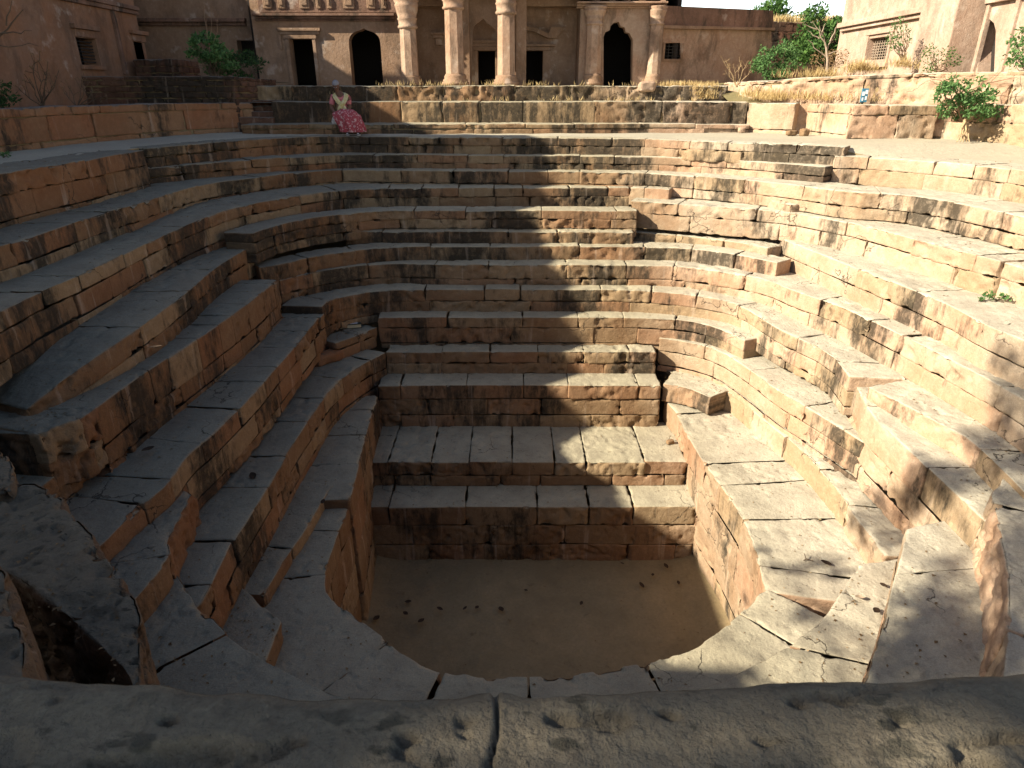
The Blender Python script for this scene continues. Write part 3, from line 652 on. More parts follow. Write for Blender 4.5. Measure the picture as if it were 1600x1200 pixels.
# cusped screen arch between the second and third column
sx0, sx1 = PX(733, 60, 27.6)[0], PX(778, 60, 27.6)[0]
panel('arch_screen', [(sx0, PX(750, 134, 27.6)[1]), (sx0, 5.0), (sx1, 5.0), (sx1, PX(750, 134, 27.6)[1]), (sx1-.02, PX(750, 134, 27.6)[1]), (sx1-.05, PX(0, 50, 27.6)[1]), (sx1-.2, PX(0, 42, 27.6)[1]), (sx1-.42, PX(0, 35, 27.6)[1]), ((sx0+sx1)/2+.02, PX(0, 29, 27.6)[1]), ((sx0+sx1)/2-.2, PX(0, 36, 27.6)[1]), (sx0+.2, PX(0, 41, 27.6)[1]), (sx0+.15, PX(0, 50, 27.6)[1]), (sx0+.03, PX(750, 134, 27.6)[1])], [], .25, 'plaster', ARC, fr(27.6))
# right bay with cusped arch
bx0, bx1 = PX(905, 80, 27.8)[0], PX(1034, 80, 27.8)[0]
A2 = [PX(u, v, 27.8) for u, v in [(943, 134), (988, 134), (989, 62), (984, 52), (978, 50), (976, 43), (970, 41), (967, 34), (960, 35), (954, 41), (953, 47), (946, 50), (943, 58)]]
panel('wall', [(bx0, zg-.3), (bx1, zg-.3), (bx1, 4.6), (bx0, 4.6)], [A2], .45, 'plaster_pink', ARC, fr(27.8))
boxes('wall_return', [(bx0-.02, bx0+.25, 28.26, 29.2, zg-.3, 4.6)], 'plaster', ARC, .01)
boxes('wall_return', [(bx1-.3, bx1-.01, 28.26, 30.5, zg-.3, 4.55)], 'plaster', ARC, .01)
cornice('cornice', 900, 1040, 4, 13, 27.8, .45, 'plaster_pink')
r = rect(908, 1034, -40, 3, 27.8); boxes('frieze', [(r[0], r[1], 27.8, 28.4, r[2], r[3])], 'dark_moulding', ARC, .01)
for u in (932, 957, 980, 1004): 
    q = rect(u-6, u+6, -12, 1, 27.8); boxes('carved_panel', [(q[0], q[1], 27.73, 27.805, q[2], q[3])], 'plaster_pink', ARC, .03)
r = rect(616, 912, -60, -18, 27.2)
boxes('roof', [(r[0]-.3, r[1]+.2, 26.2, 31.4, 4.75, 5.1), (xl, r[0], 28.5, 31.5, 4.85, 5.15)], 'dark_moulding', ARC, .02)  # roof slab out of view, added to shade the portico recess
boxes('beam', [(r[0], r[1], 26.7, 27.1, 4.3, 4.74)], 'plaster', ARC, .03)
boxes('ceiling_beam', [(xm0, xm1, 28.4, 28.99, 4.0, 4.3)], 'plaster', ARC, .03)
# columns
def column(u, wd, vcap, vshaft, vbase, vbot, Y, sides=8):
    x, z0 = PX(u, vbot, Y); z1 = PX(u, vbase, Y)[1]; z2 = PX(u, vshaft, Y)[1]; z3 = PX(u, vcap, Y)[1]
    s = Y*.9145/FPX; R = wd/2*s*.94
    c = lathe('column', [(R*1.0, z1), (R*.97, (z1+z2)/2), (R*.93, z2)], sides, (x, Y, 0), 'plaster_pink', ARC, math.pi/8, smooth=False)
    b = [(R*1.38, z0), (R*1.38, z0+.1), (R*1.25, z0+.12), (R*1.3, z0+.17), (R*1.12, z0+.22), (R*1.16, z0+.27), (R*1.0, z1+.01)]
    lathe('column_base', b, 16, (x, Y, 0), 'plaster', c)
    h = z3-z2
    cp = [(R*.93, z2), (R*1.1, z2+h*.05), (R*1.1, z2+h*.1), (R*.98, z2+h*.14), (R*1.02, z2+h*.3), (R*1.12, z2+h*.34), (R*1.0, z2+h*.4), (R*1.15, z2+h*.55), (R*1.28, z2+h*.74), (R*1.33, z2+h*.8), (R*1.22, z2+h*.84), (R*1.4, z2+h*.93), (R*1.4, z3)]
    lathe('capital', cp, 16, (x, Y, 0), 'plaster_pink', c)
    return c
column(642, 29, -2, 46, 119, 133, 26.9); column(712, 32, -30, 16, 116, 133, 26.6); column(791, 31, -30, 24, 118, 133, 26.6)
column(925, 27, 10, 40, 116, 133, 27.6, 8); column(1019, 22, 10, 40, 116, 133, 27.6, 8)
r = rect(806, 818, -10, 133, 27.4); boxes('pilaster', [(r[0], r[1]+.1, 27.2, 27.7, r[2], 4.7)], 'plaster', ARC, .02)
r = rect(719, 734, -10, 133, 27.4); boxes('pilaster', [(r[0], r[1], 27.2, 27.58, r[2], 4.7)], 'plaster', ARC, .02)
# ---- set-back left wing
LW = thing('left_wing', 'plain dark wing with a moulded cornice and small window behind the left bushes', 'building wing', (-11, 29.5, 1.2))
Yw = 29.6
r0 = PX(180, 80, Yw)[0]; r1 = PX(404, 80, Yw)[0]
wn = rect(372, 400, 63, 99, Yw)
panel('wall', [(r0, .8), (r1, .8), (r1, 4.6), (r0, 4.6)], [rpoly(wn)], .5, 'plaster', LW, fr(Yw))
r = rect(180, 398, 29, 35, Yw); boxes('cornice', [(r0, r1-.3, Yw-.25, Yw+.05, r[2], r[3]), (r0, r1-.32, Yw-.12, Yw+.04, r[2]-.12, r[2]-.003)], 'dark_moulding', LW, .02)
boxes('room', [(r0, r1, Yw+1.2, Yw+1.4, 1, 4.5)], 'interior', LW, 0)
# ---- right wall with the grated window
RW = thing('courtyard_wall', 'long dark pink wall with a stained parapet band and one barred window right of the arcade', 'courtyard wall', (7.5, 28.5, 1.2))
def frR(a, z, d): return (a+.05*d, 28.1+(a-5.5)*.4+d, z)
def PR(u, v):
    d = ray(u, v)  # hit the slanted wall plane
    t = (28.1-5.5*.4)/(d[1]-.4*d[0]); return (float(d[0]*t), float(CZ+d[2]*t))
wq = [PR(1038, 92), PR(1063, 92), PR(1063, 67), PR(1038, 67)]
panel('wall', [PR(1028, 150), PR(1207, 150), PR(1205, 46), PR(1028, 42)], [wq], .5, 'plaster_pink', RW, frR)
panel('parapet_band', [PR(1030, 41), PR(1207, 45), PR(1207, 17), PR(1030, 9)], [], .7, 'dark_moulding', RW, lambda a, z, d: frR(a, z, d-.12))
panel('string_course', [PR(1030, 45), PR(1208, 48), PR(1208, 44), PR(1030, 40)], [], .4, 'plaster', RW, lambda a, z, d: frR(a, z, d-.22))
boxes('room', [(5.4, 7.5, 1.2, 1.3, 1, 4)], 'interior', RW, 0, frR)
gx = [wq[0][0]+(wq[1][0]-wq[0][0])*k/4 for k in range(1, 4)]; gz = [wq[0][1]+(wq[3][1]-wq[0][1])*k/5 for k in range(1, 5)]
boxes('window_grate', [(x-.015, x+.015, .1, .13, wq[0][1], wq[3][1]) for x in gx]+[(wq[0][0], wq[1][0], .08, .11, z-.012, z+.012) for z in gz], 'iron', RW, 0, frR)
boxes('window_frame', [(wq[0][0]-.1, wq[0][0]-.002, -.03, .2, wq[0][1], wq[3][1]), (wq[1][0]+.002, wq[1][0]+.1, -.03, .2, wq[0][1], wq[3][1]), (wq[0][0]-.1, wq[1][0]+.1, -.03, .2, wq[0][1]-.1, wq[0][1]-.003)], 'plaster', RW, .01, frR)
q0 = aty(1203, 32, 34); q1 = aty(1330, 40, 34)
wall_thing('far_wall', 'low dark far wall with dry grass on top beyond the courtyard wall', 'wall', [(q0[0]-1, 34, q0[2]), (q1[0], 34.5, q0[2]-.1), (q1[0]+6, 35, q0[2]-.1)], .8, 3, mat='dark_brick', courses=[.4]*7, stain=.6, res=1.5)

# ---- sunlit tower on the right
TW = thing('tower_building', 'sunlit pale pink two storey building with a barred window and arched doorway on the right', 'building', (13, 22, 1.4))
def TX(X):
    def f(u, v): p = atx(u, v, X); return (float(p[1]), float(p[2]))
    return f
def frX(X): return lambda a, z, d: (X+d, a, z)
T1 = TX(12.27); far = T1(1317, 60)[0]
wy = [T1(1352, 94), T1(1385, 92), T1(1388, 57), T1(1355, 61)]
wy = [(wy[0][0], wy[1][1]), (wy[1][0], wy[1][1]), (wy[1][0], wy[3][1]), (wy[0][0], wy[3][1])]
panel('wall', [(far, 1.1), (22.3, 1.1), (22.3, 7), (far, 7)], [wy], .4, 'cream_plaster', TW, frX(12.27))
boxes('end_wall', [(12.3, 17, far+.005, far+.4, 1.1, 7)], 'cream_plaster', TW, .01)
zs = T1(1330, 36)[1]
boxes('string_course', [(12.27-.22, 12.4, 22.35, far+.2, zs-.12, zs+.04), (12.27-.12, 12.4, 22.35, far+.12, zs-.24, zs-.125)], 'cream_plaster', TW, .02)
a0, a1_, b0, b1 = wy[0][0], wy[1][0], wy[0][1], wy[2][1]; lo, hi = min(a0, a1_), max(a0, a1_)
boxes('window_frame', [(12.22, 12.42, lo-.13, lo-.002, b0-.1, b1+.1), (12.22, 12.42, hi+.002, hi+.13, b0-.1, b1+.1), (12.2, 12.42, lo-.2, hi+.2, b1+.103, b1+.2), (12.15, 12.42, lo-.2, hi+.2, b0-.24, b0-.103)], 'cream_plaster', TW, .01)
boxes('window_grate', [(12.42, 12.44, lo+(hi-lo)*k/9-.01, lo+(hi-lo)*k/9+.01, b0, b1) for k in range(1, 9)]+[(12.445, 12.465, lo, hi, b0+(b1-b0)*k/8-.01, b0+(b1-b0)*k/8+.01) for k in range(1, 8)], 'pale_bark', TW, 0)
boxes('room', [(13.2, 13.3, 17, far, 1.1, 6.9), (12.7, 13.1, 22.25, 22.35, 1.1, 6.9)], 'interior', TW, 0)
# projecting pier
boxes('pier', [(12.0, 12.86, 20.5, 22.3, 1.1, 7)], 'cream_plaster', TW, .03)
T2 = TX(12.84)
dA = [T2(u, v) for u, v in [(1527, 118), (1553, 118), (1556, 48), (1553, 36), (1545, 29), (1537, 33), (1530, 45)]]
panel('wall', [(20.48, 1.1), (12, 1.1), (12, 7), (20.48, 7)], [dA], .5, 'cream_plaster', TW, frX(12.84))
ya, yb = dA[0][0], dA[1][0]; zt = dA[4][1]
boxes('door_surround', [(12.76, 12.9, yb-.35, yb-.2, 1.3, zt+.35), (12.76, 12.9, ya+.12, ya+.25, 1.3, zt+.35), (12.7, 12.9, yb-.5, ya+.35, zt+.353, zt+.47), (12.66, 12.9, yb-.6, ya+.42, zt+.62, zt+.74)], 'cream_plaster', TW, .015)
boxes('door_leaf', [(13.25, 13.32, yb-.3, ya+.3, 1.2, zt+.2)], 'interior', TW, 0)
boxes('roof', [(12.0, 18, 12, far+.3, 7.0, 7.3)], 'cream_plaster', TW, .02)
# ---- left building (its upper storeys throw the big shadow over the well)
LB = thing('left_building', 'tall rust red plastered building in shade along the left side with a small barred window', 'building', (-13, 15, 0))
XL = -12.5
TL = TX(XL)
def frL(a, z, d): return (XL-d, a, z)
w1 = [TL(128, 101), TL(158, 101), TL(149, 58), TL(120, 58)]
w1 = [(w1[0][0], w1[0][1]), (w1[1][0], w1[0][1]), (w1[1][0], w1[3][1]), (w1[0][0], w1[3][1])]
w2 = [TL(214, 94), TL(231, 94), TL(228, 65), TL(210, 65)]
w2 = [(w2[0][0], w2[0][1]), (w2[1][0], w2[0][1]), (w2[1][0], w2[3][1]), (w2[0][0], w2[3][1])]
prof = [(-6, 5.2), (.6, 5.2), (1.2, 4.2), (2.2, 3.9), (3.0, 3.3), (5.0, 3.3), (5.9, 3.4), (7.7, 3.2), (8.6, 4.0), (10, 6.0), (12, 6.8), (13.2, 7.8), (14.2, 8.6), (15.6, 8.4), (17, 6.6), (18.7, 6.2), (22, 6.8), (25.2, 7.6)]  # unseen roofline, shaped to set the shadow's edge across the well
panel('wall', [(25.2, 0), (-6, 0)]+prof, [w1, w2], .5, 'rust_plaster', LB, frL)
panel('rear_wall', [(25.2, 0), (-6, 0)]+[(a, z-.05) for a, z in prof], [], .4, 'rust_plaster', LB, lambda a, z, d: (XL-5-d, a, z))
boxes('end_wall', [(XL-5, XL-.51, 25.0, 25.2, 0, 7.3)], 'rust_plaster', LB, 0)
boxes('end_wall', [(XL-5, XL-.51, -6, -5.7, 0, 3.2)], 'rust_plaster', LB, 0)
boxes('floor_slab', [(XL-5, XL-.51, -5.7, 25.0, 3.0, 3.15), (XL-5, XL-.51, 10.5, 25.0, 5.8, 5.95)], 'rust_plaster', LB, 0)
sc = TL(160, 2); sc2 = TL(225, 16)
boxes('string_course', [(XL-.02, XL+.16, 20.5, 25.2, sc2[1]-.08, sc2[1]+.04), (XL-.02, XL+.1, 20.5, 25.2, sc2[1]-.2, sc2[1]-.083)], 'dark_moulding', LB, .02)
for wv in (w1, w2):
    lo, hi = min(wv[0][0], wv[1][0]), max(wv[0][0], wv[1][0]); b0, b1 = wv[0][1], wv[2][1]
    boxes('window_hood', [(XL-.02, XL+.14, lo-.15, hi+.15, b1+.22, b1+.34), (XL-.02, XL+.05, lo-.05, hi+.05, b1+.02, b1+.215)], 'rust_plaster', LB, .015)
    boxes('window_sill', [(XL-.02, XL+.1, lo-.1, hi+.1, b0-.12, b0-.02)], 'rust_plaster', LB, .015)
    boxes('window_grate', [(XL-.16, XL-.13, lo, hi, b0+(b1-b0)*k/8-.015, b0+(b1-b0)*k/8+.015) for k in range(1, 8)], 'iron', LB, 0)
boxes('drain_groove', [(XL-.02, XL+.09, 23.6, 23.75, 1.6, 3.4)], 'dark_moulding', LB, .01)
boxes('room', [(XL-1.6, XL-1.5, 16, 24.9, 0, 5.7)], 'interior', LB, 0)

boxes('added_shade_block', [(-19, -14.9, 25.21, 29.5, 0, 7.3)], 'rust_plaster', LB, 0)  # hidden mass added to shade the left wing and the facade

# ================================================================== PLANTS
def quads_mesh(name, C, Dv, Up, Ln, Wd, mat, parent=None, bright=None, fold=.0):
    """many small leaves: centre, direction, width direction, length, width"""
    n = len(C)
    a = C-Dv*Ln[:, None]*.5; b = C+Dv*Ln[:, None]*.5
    side = Up*Wd[:, None]*.5
    nor = np.cross(Dv, Up)*Wd[:, None]*fold
    V = np.stack([a, C-Dv*Ln[:, None]*.08+side+nor, b, C-Dv*Ln[:, None]*.08-side+nor], 1).reshape(-1, 3)
    F = np.arange(n*4).reshape(n, 4)
    br = rng.random(n) if bright is None else bright
    st = np.repeat(np.stack([br, br, br], 1), 4, 0)
    me = mesh_np(name, V, F, st)
    me.polygons.foreach_set('use_smooth', np.zeros(n, dtype=bool))
    return link(name, me, mat, parent)
def unit(v): return v/(np.linalg.norm(v, axis=-1, keepdims=True)+1e-9)
HOLES = []
def leaves(name, clumps, dens_, size, mat, parent, squash=.8, up=.3):
    Cs = []; Ds = []
    for c, r in clumps:
        k = max(6, int(dens_*r*r*100)); d = unit(rng.normal(size=(k, 3))); rr = r*rng.random((k, 1))**.45
        p = np.array(c)+d*rr*np.array([1, 1, squash])
        Cs.append(p); Ds.append(unit(d+rng.normal(size=(k, 3))*.8+np.array([0, 0, up])))
    C = np.concatenate(Cs); D = np.concatenate(Ds)
    keep = np.ones(len(C), bool)
    for hp_, hr in HOLES:   # leaves cleared along sun rays to shape the lit spots
        q = C-hp_; q = q-np.outer(q@np.array(DIR), np.array(DIR)); keep &= np.linalg.norm(q, axis=1) > hr
    C, D = C[keep], D[keep]; U = unit(np.cross(D, rng.normal(size=D.shape)))
    n = len(C); L = size*rng.uniform(.6, 1.3, n)
    return quads_mesh(name, C, D, U, L, L*rng.uniform(.4, .65, n), mat, parent, fold=.25)
def tubes(name, paths, mat, parent=None, sides=5):
    V = []; F = []
    for pts in paths:
        pts = [(np.array(p[:3], float), p[3]) for p in pts]; base = len(V)
        for i, (p, r) in enumerate(pts):
            a = pts[max(0, i-1)][0]; b = pts[min(len(pts)-1, i+1)][0]; t = unit(b-a+1e-6)
            u = unit(np.cross(t, [.3, .9, .2])); w_ = np.cross(t, u)
            for k in range(sides):
                an = 2*math.pi*k/sides; V.append(p+(u*math.cos(an)+w_*math.sin(an))*r)
        for i in range(len(pts)-1):
            for k in range(sides):
                j = (k+1) % sides; F.append((base+i*sides+k, base+i*sides+j, base+(i+1)*sides+j, base+(i+1)*sides+k))
    me = mesh_np(name, np.array(V), np.array(F))
    return link(name, me, mat, parent)
def wig(a, b, r0, r1, n=5, j=.12):
    a = np.array(a, float); b = np.array(b, float); L = np.linalg.norm(b-a); out = []
    for i in range(n+1):
        t = i/n; p = a+(b-a)*t+rng.normal(size=3)*j*L*math.sin(math.pi*t)*.5
        out.append((*p, r0+(r1-r0)*t))
    return out
def bush(name, label, cat, base, clumps, dens_, size, mat, stem='bark', group=None, stems=True, sr=.012, up=.3):
    t = thing(name, label, cat, tuple(base), group)
    leaves('foliage', clumps, dens_*3., size*1.1, mat, t, up=up)
    if stems: tubes('stem', [wig(np.array(base)+rng.normal(size=3)*[.05, .05, 0], c, sr, sr*.3) for c, r in clumps[:40]], stem, t)
    return t
def clumps_px(box, Y, n, r, dy=.5):
    """clumps filling an image box at depth Y, in an uneven oval"""
    u0, v0, u1, v1 = box; out = []
    while len(out) < n:
        a, b = random.uniform(-1, 1), random.uniform(-1, 1)
        if a*a+b*b > 1.05: continue
        u = (u0+u1)/2+a*(u1-u0)/2; v = (v0+v1)/2+b*(v1-v0)/2
        out.append((aty(u, v, Y+random.uniform(-dy, dy)), r*random.uniform(.55, 1.25)))
    return out
bush('planter_bush', 'pale green leafy bush catching the light on the dark brick planter', 'bush', aty(335, 124, 22.2), clumps_px((292, 54, 345, 92), 22.2, 16, .2)+clumps_px((318, 70, 372, 120), 22.4, 16, .24), 3.2, .13, 'leaf_bright')
bush('planter_shrub', 'dark green rounded shrub behind the pale bush on the planter', 'bush', aty(388, 125, 23), clumps_px((350, 84, 412, 124), 23, 16, .24), 3., .09, 'leaf_dark')
bush('green_bush', 'bright green bush at the right end of the courtyard wall', 'bush', aty(1212, 126, 23.5), clumps_px((1180, 68, 1248, 122), 23.5, 34, .24), 3.6, .10, 'leaf_bright')
bush('leafy_tree', 'dense green tree beyond the far wall, left of the sunlit tower', 'tree', aty(1290, 118, 31), clumps_px((1250, 12, 1332, 90), 31, 46, .42, 1.5)+clumps_px((1236, 50, 1290, 100), 30, 16, .4, 1), 1.6, .16, 'leaf', sr=.06)
t = thing('bare_tree', 'slender pale leafless tree in front of the dense green tree', 'tree', tuple(aty(1293, 113, 25)))
tr = [wig(aty(1293, 115, 25), aty(1291, 72, 25), .05, .035, 4, .04)]
for (a, b) in [((1291, 74), (1270, 34)), ((1291, 80), (1303, 52)), ((1292, 90), (1262, 62)), ((1282, 56), (1290, 36)), ((1276, 46), (1256, 38)), ((1292, 86), (1318, 74)), ((1280, 60), (1262, 48)), ((1297, 65), (1308, 40)), ((1291, 76), (1280, 40))]:
    tr.append(wig(aty(*a, 25), aty(*b, 25), .028, .006, 5, .08))
tubes('branch', tr, 'pale_bark', t)
bush('dry_shrub', 'brown leafless thicket of dry shrub under the bare tree', 'shrub', aty(1290, 116, 26), clumps_px((1255, 84, 1322, 116), 26, 20, .3), 1.2, .07, 'leaf_dry', 'twig')
bush('distant_tree', 'small distant tree top above the corner of the courtyard wall', 'tree', aty(1208, 40, 48), clumps_px((1182, 4, 1236, 34), 48, 26, .5, 1), 1.0, .2, 'leaf', sr=.1)
bush('far_shrub', 'small green shrub top in front of the sky by the distant tree', 'shrub', aty(1250, 40, 40), clumps_px((1238, 22, 1262, 34), 40, 6, .3, .5), 1.2, .15, 'leaf')
bush('wall_climber', 'green climbing plant growing on the sunlit tower beside its barred window', 'climber', aty(1412, 96, 21.6), clumps_px((1392, 28, 1424, 80), 21.6, 18, .17, .15), 2., .07, 'leaf_bright', 'twig')
bush('tower_shrub', 'tangled olive shrub at the foot of the tower pier', 'shrub', aty(1465, 112, 19.9), clumps_px((1432, 72, 1498, 110), 19.9, 24, .18, .25), 2.2, .06, 'leaf', 'twig')
t = bush('wall_bush', 'large blue green bush with bare roots hanging over the pitted wall at the right', 'bush', aty(1505, 190, 17.4), clumps_px((1462, 120, 1560, 188), 17.0, 44, .19, .4), 3.2, .10, 'leaf_bright', 'twig', sr=.02)
tubes('root', [wig(aty(1508, 185, 16.9), aty(1500+k*5, 222, 16.7-.1*(k % 2)), .03, .012, 4, .1) for k in range(-1, 4)], 'drystem', t)
tubes('branch', [wig(aty(1500, 150, 17.2), aty(u, v, 17.4), .018, .004, 5, .12) for u, v in [(1470, 115), (1490, 108), (1535, 95), (1560, 112), (1590, 120), (1595, 150), (1578, 98), (1462, 128), (1450, 118)]], 'twig', t)
bush('leaning_branch', 'leafy branch reaching in at the right edge before the arched doorway', 'branch', aty(1615, 120, 16), clumps_px((1576, 44, 1622, 104), 16, 18, .17, .25), 2.4, .09, 'leaf_bright')
def stalks(name, label, base, tips, Y, mat='drystem', r=.012, heads=True):
    t = thing(name, label, 'dry plant', tuple(aty(*base, Y)))
    ps = []; hc = []
    for u, v in tips:
        b = aty(base[0]+random.uniform(-3, 3), base[1], Y); e = aty(u, v, Y+random.uniform(-.2, .2)); mn = wig(b, e, r, r*.35, 5, .06); ps.append(mn)
        for k in range(3):
            q = np.array(mn[3+k % 2][:3]); e2 = q+rng.normal(size=3)*.1+[0, 0, .16]; ps.append(wig(q, e2, r*.5, r*.25, 3, .1)); hc.append((e2, .035))
        hc.append((e, .05))
    tubes('stalk', ps, mat, t, 4)
    for h_ in (hc if heads else []): leaves('seed_head', [h_], 30, .035, 'leaf_dry', t)
stalks('dry_stalks', 'tall dry seed stalks on the grass bank below the courtyard wall', (1150, 136), [(1127, 88), (1134, 94), (1146, 100), (1158, 98), (1168, 96), (1133, 110), (1174, 112)], 21.3)
stalks('dark_weeds', 'tall dark dead weeds against the left building', (66, 168), [(48, 84), (62, 80), (75, 96), (40, 118), (92, 110), (58, 100), (85, 130), (30, 140)], 17.3, 'bark', .02)
stalks('dark_weeds', 'low tangle of dark weeds at the foot of the left building below its window', (120, 168), [(140, 128), (110, 135), (150, 140), (128, 118), (165, 150), (100, 145)], 18.2, 'bark', .016)
bush('dark_shrub', 'dark shrub at the extreme left edge behind the parapet', 'shrub', aty(-5, 170, 15.5), clumps_px((-40, 116, 16, 172), 15.5, 16, .22, .4), 2.2, .09, 'leaf_dark')
t = thing('bare_branch', 'thin leafless twig hanging in at the top left corner', 'branch', tuple(aty(-60, 70, 13)))
tubes('branch', [wig(aty(-60, 110, 13), aty(36, 15, 13), .03, .008, 6, .06), wig(aty(0, 52, 13), aty(50, 48, 13), .014, .004, 5, .1), wig(aty(10, 40, 13), aty(20, -6, 13), .014, .004, 4, .1), wig(aty(-20, 70, 13), aty(60, 72, 13), .012, .004, 5, .12)], 'bark', t)
# thin twigs rising from the pale bush
t = thing('bare_twigs', 'few thin bare twigs rising above the pale bush on the planter', 'twigs', tuple(aty(328, 100, 22)))
tubes('twig', [wig(aty(328, 90, 22), aty(u, v, 22), .012, .004, 5, .05) for u, v in [(318, -5), (330, 12), (342, 22), (322, 30)]], 'twig', t)
# grass
def grass(name, label, spots, mat='straw', kind='stuff', cat='grass', hh=(.08, .28), n=1., wd=.012):
    C = []; D = []; L = []
    for (p, r, k) in spots:
        k = int(k*n); q = np.array(p)+np.stack([rng.normal(size=k)*r, rng.normal(size=k)*r*.5, np.zeros(k)], 1)
        d = unit(np.stack([rng.normal(size=k)*.35, rng.normal(size=k)*.35, np.ones(k)], 1)); l = rng.uniform(*hh, k)
        C.append(q+d*l[:, None]*.5); D.append(d); L.append(l)
    C = np.concatenate(C); D = np.concatenate(D); L = np.concatenate(L); U = unit(np.cross(D, rng.normal(size=D.shape)))
    o = quads_mesh(name, C, D, U, L, np.full(len(C), wd), mat, None, fold=0)
    tag(o, label, cat if kind != 'stuff' else 'grass', None, kind); return o
sp = []
for k in range(34):
    u = random.choice([random.uniform(612, 790), random.uniform(820, 1115), random.uniform(560, 1115)]); sp.append((aty(u, 134.5, 22.45)+[0, 0, 0], .12, random.randint(4, 20)))
for k in range(30): sp.append((aty(random.uniform(1040, 1112), 136, 22.6), .15, 30))
grass('dry_grass', 'dry straw grass growing along the top of the terrace wall', sp, hh=(.05, .24), wd=.014)
sp = [(aty(random.uniform(1085, 1118), random.uniform(135, 156), 22.2), .08, 20) for k in range(24)]+[(aty(random.uniform(700, 1100), 158, 21.5), .05, 8) for k in range(26)]
grass('dry_grass', 'dry grass sprouting at the foot of the terrace wall', sp, hh=(.05, .2))
sp = []
for k in range(150):
    x = random.uniform(0, 1); y = random.uniform(0, 1)
    p = np.array([6.9+x*3.2, 21.0-x*1.7+y*.5, .84+.12*y]); sp.append((p, .14, random.choice((4, 12, 30))))
grass('dry_grass', 'thick straw coloured grass on the bank behind the right parapet', sp, hh=(.1, .38), wd=.015)
sp = [(aty(random.uniform(1318, 1372), random.uniform(108, 116), 21.5), .15, 40) for k in range(14)]+[(aty(random.uniform(1396, 1430), random.uniform(100, 113), 21), .12, 30) for k in range(8)]+[(aty(random.uniform(1215, 1320), 122, 22.5), .15, 25) for k in range(18)]
grass('dry_grass', 'dry grass tufts at the foot of the sunlit tower', sp, hh=(.08, .4), wd=.014)
sp = [(np.array([q0[0]+random.uniform(0, 4), 34+random.uniform(0, 1), q0[2]-.1]), .2, 60) for k in range(26)]
grass('dry_grass', 'yellow grass along the top of the far wall', sp, hh=(.1, .5), wd=.03)
sp = [(atz(1450, 216, -.2), .07, 60)]
grass('grass_tuft', 'small green grass tuft at the foot of the wide brown parapet block', sp, 'leaf_bright', None, 'grass tuft', hh=(.08, .28))
def weed(label, u, v, z, r, name='small_weed', size=.06):
    p = atz(u, v, z); return bush(name, label, 'weed', p, [(p+[random.uniform(-r, r), random.uniform(-r, r)*.5, r*.6], r*.7) for k in range(6)], 6, size, 'leaf_bright', stems=True, sr=.006)
weed('small green weed growing on a sunlit step below the upper right steps', 1556, 470, -1.86, .13)
weed('tiny flat weed left of the small weed on the sunlit step', 1534, 470, -1.86, .06, size=.04)
weed('low green weed on the walkway below the potted wall bush', 1530, 222, -.2, .10, size=.05)
weed('low weed at the extreme right of the walkway by the pitted wall', 1594, 222, -.2, .16)
weed('faint green sprig at the left end of the stone ledge', 473, 207, 0, .10, size=.04)
weed('small grass sprig at the far left edge of the walkway', 6, 246, 0, .10, size=.05)

# big tree left of the camera, outside the picture: its leaf clumps are placed to cast the near dapples
TREE = thing('shade_tree', 'tall shade tree left of the viewpoint', 'tree', (-8.3, -1.2, 0))
targets = [(1575, 650, -2.4, .30), (1600, 600, -2.3, .5), (1545, 630, -2.6, .22), (1540, 692, -3.1, .22), (1590, 715, -3.1, .3), (1440, 728, -3.45, .26), (1500, 745, -3.45, .32), (1430, 775, -4, .26), (1455, 800, -4.3, .24), (1380, 785, -4.6, .22), (1425, 808, -4.6, .26),
           (1345, 815, -4.7, .2), (1360, 845, -4.9, .16), (1215, 882, -5.05, .10), (1250, 888, -5.05, .12), (1290, 878, -5.05, .16), (1310, 895, -5.05, .13), (1255, 962, -5, .14), (1272, 945, -5, .08),
           (1450, 985, -3.9, .42), (1500, 935, -3.9, .34), (1420, 1020, -3.9, .35), (1510, 1010, -3.9, .4), (1560, 900, -3.2, .3), (1590, 980, -3.2, .3), (1590, 780, -3.2, .3), (1600, 850, -3.2, .35), (1575, 730, -3.2, .2), (1480, 880, -3.9, .12),
           (1170, 962, -5.4, .13), (1150, 930, -6, .12), (985, 1045, -5, .2), (930, 1050, -5, .16), (120, 1140, .25, .5), (230, 1110, .25, .45), (340, 1125, .25, .5), (450, 1120, .25, .42), (330, 1190, .25, .4), (560, 1150, .25, .35), (880, 1190, .25, .18), (1080, 1180, .25, .2), (1250, 1160, .25, .22), (1380, 1120, .25, .18), (1560, 1120, .25, .22), (900, 1085, .25, .1), (1150, 1070, .25, .1), (1520, 660, -2.8, .3), (1480, 760, -3.6, .3), (1400, 835, -4.6, .22), (1560, 560, -2.2, .25), (1195, 860, -5.05, .1)]
cl = []; DN = np.array(DIR)
for u, v, z, r in targets:
    if r <= 0: continue
    p = atz(u, v, z); t_ = (p[0]+8+random.uniform(-.5, .5))/DN[0]; cl.append((p-DN*t_, r))
for k in range(95):
    cl.append((np.array([-8+random.uniform(-1.6, 1.6), random.uniform(-4.8, .9), random.uniform(3.8, 7.8)]), random.uniform(.3, .6)))
NT = len(cl)-95
HOLES = [(atz(u, v, .25), r) for u, v, r in [(755, 1145, .085), (800, 1175, .06), (1015, 1088, .07), (970, 1150, .06), (1160, 1130, .075), (1450, 1175, .09), (1340, 1095, .055)]]
leaves('crown', [(c, r*1.3) for c, r in cl[:NT]], 11., .12, 'leaf', TREE, squash=.9)
leaves('crown', cl[NT:], 5., .13, 'leaf', TREE, squash=.9)
HOLES = []
brs = [[(-8.3, -1.2, -.1, .28), (-8.25, -1.1, 1.6, .2), (-8.1, -.9, 3.2, .15), (-8., -.8, 4.6, .09)]]
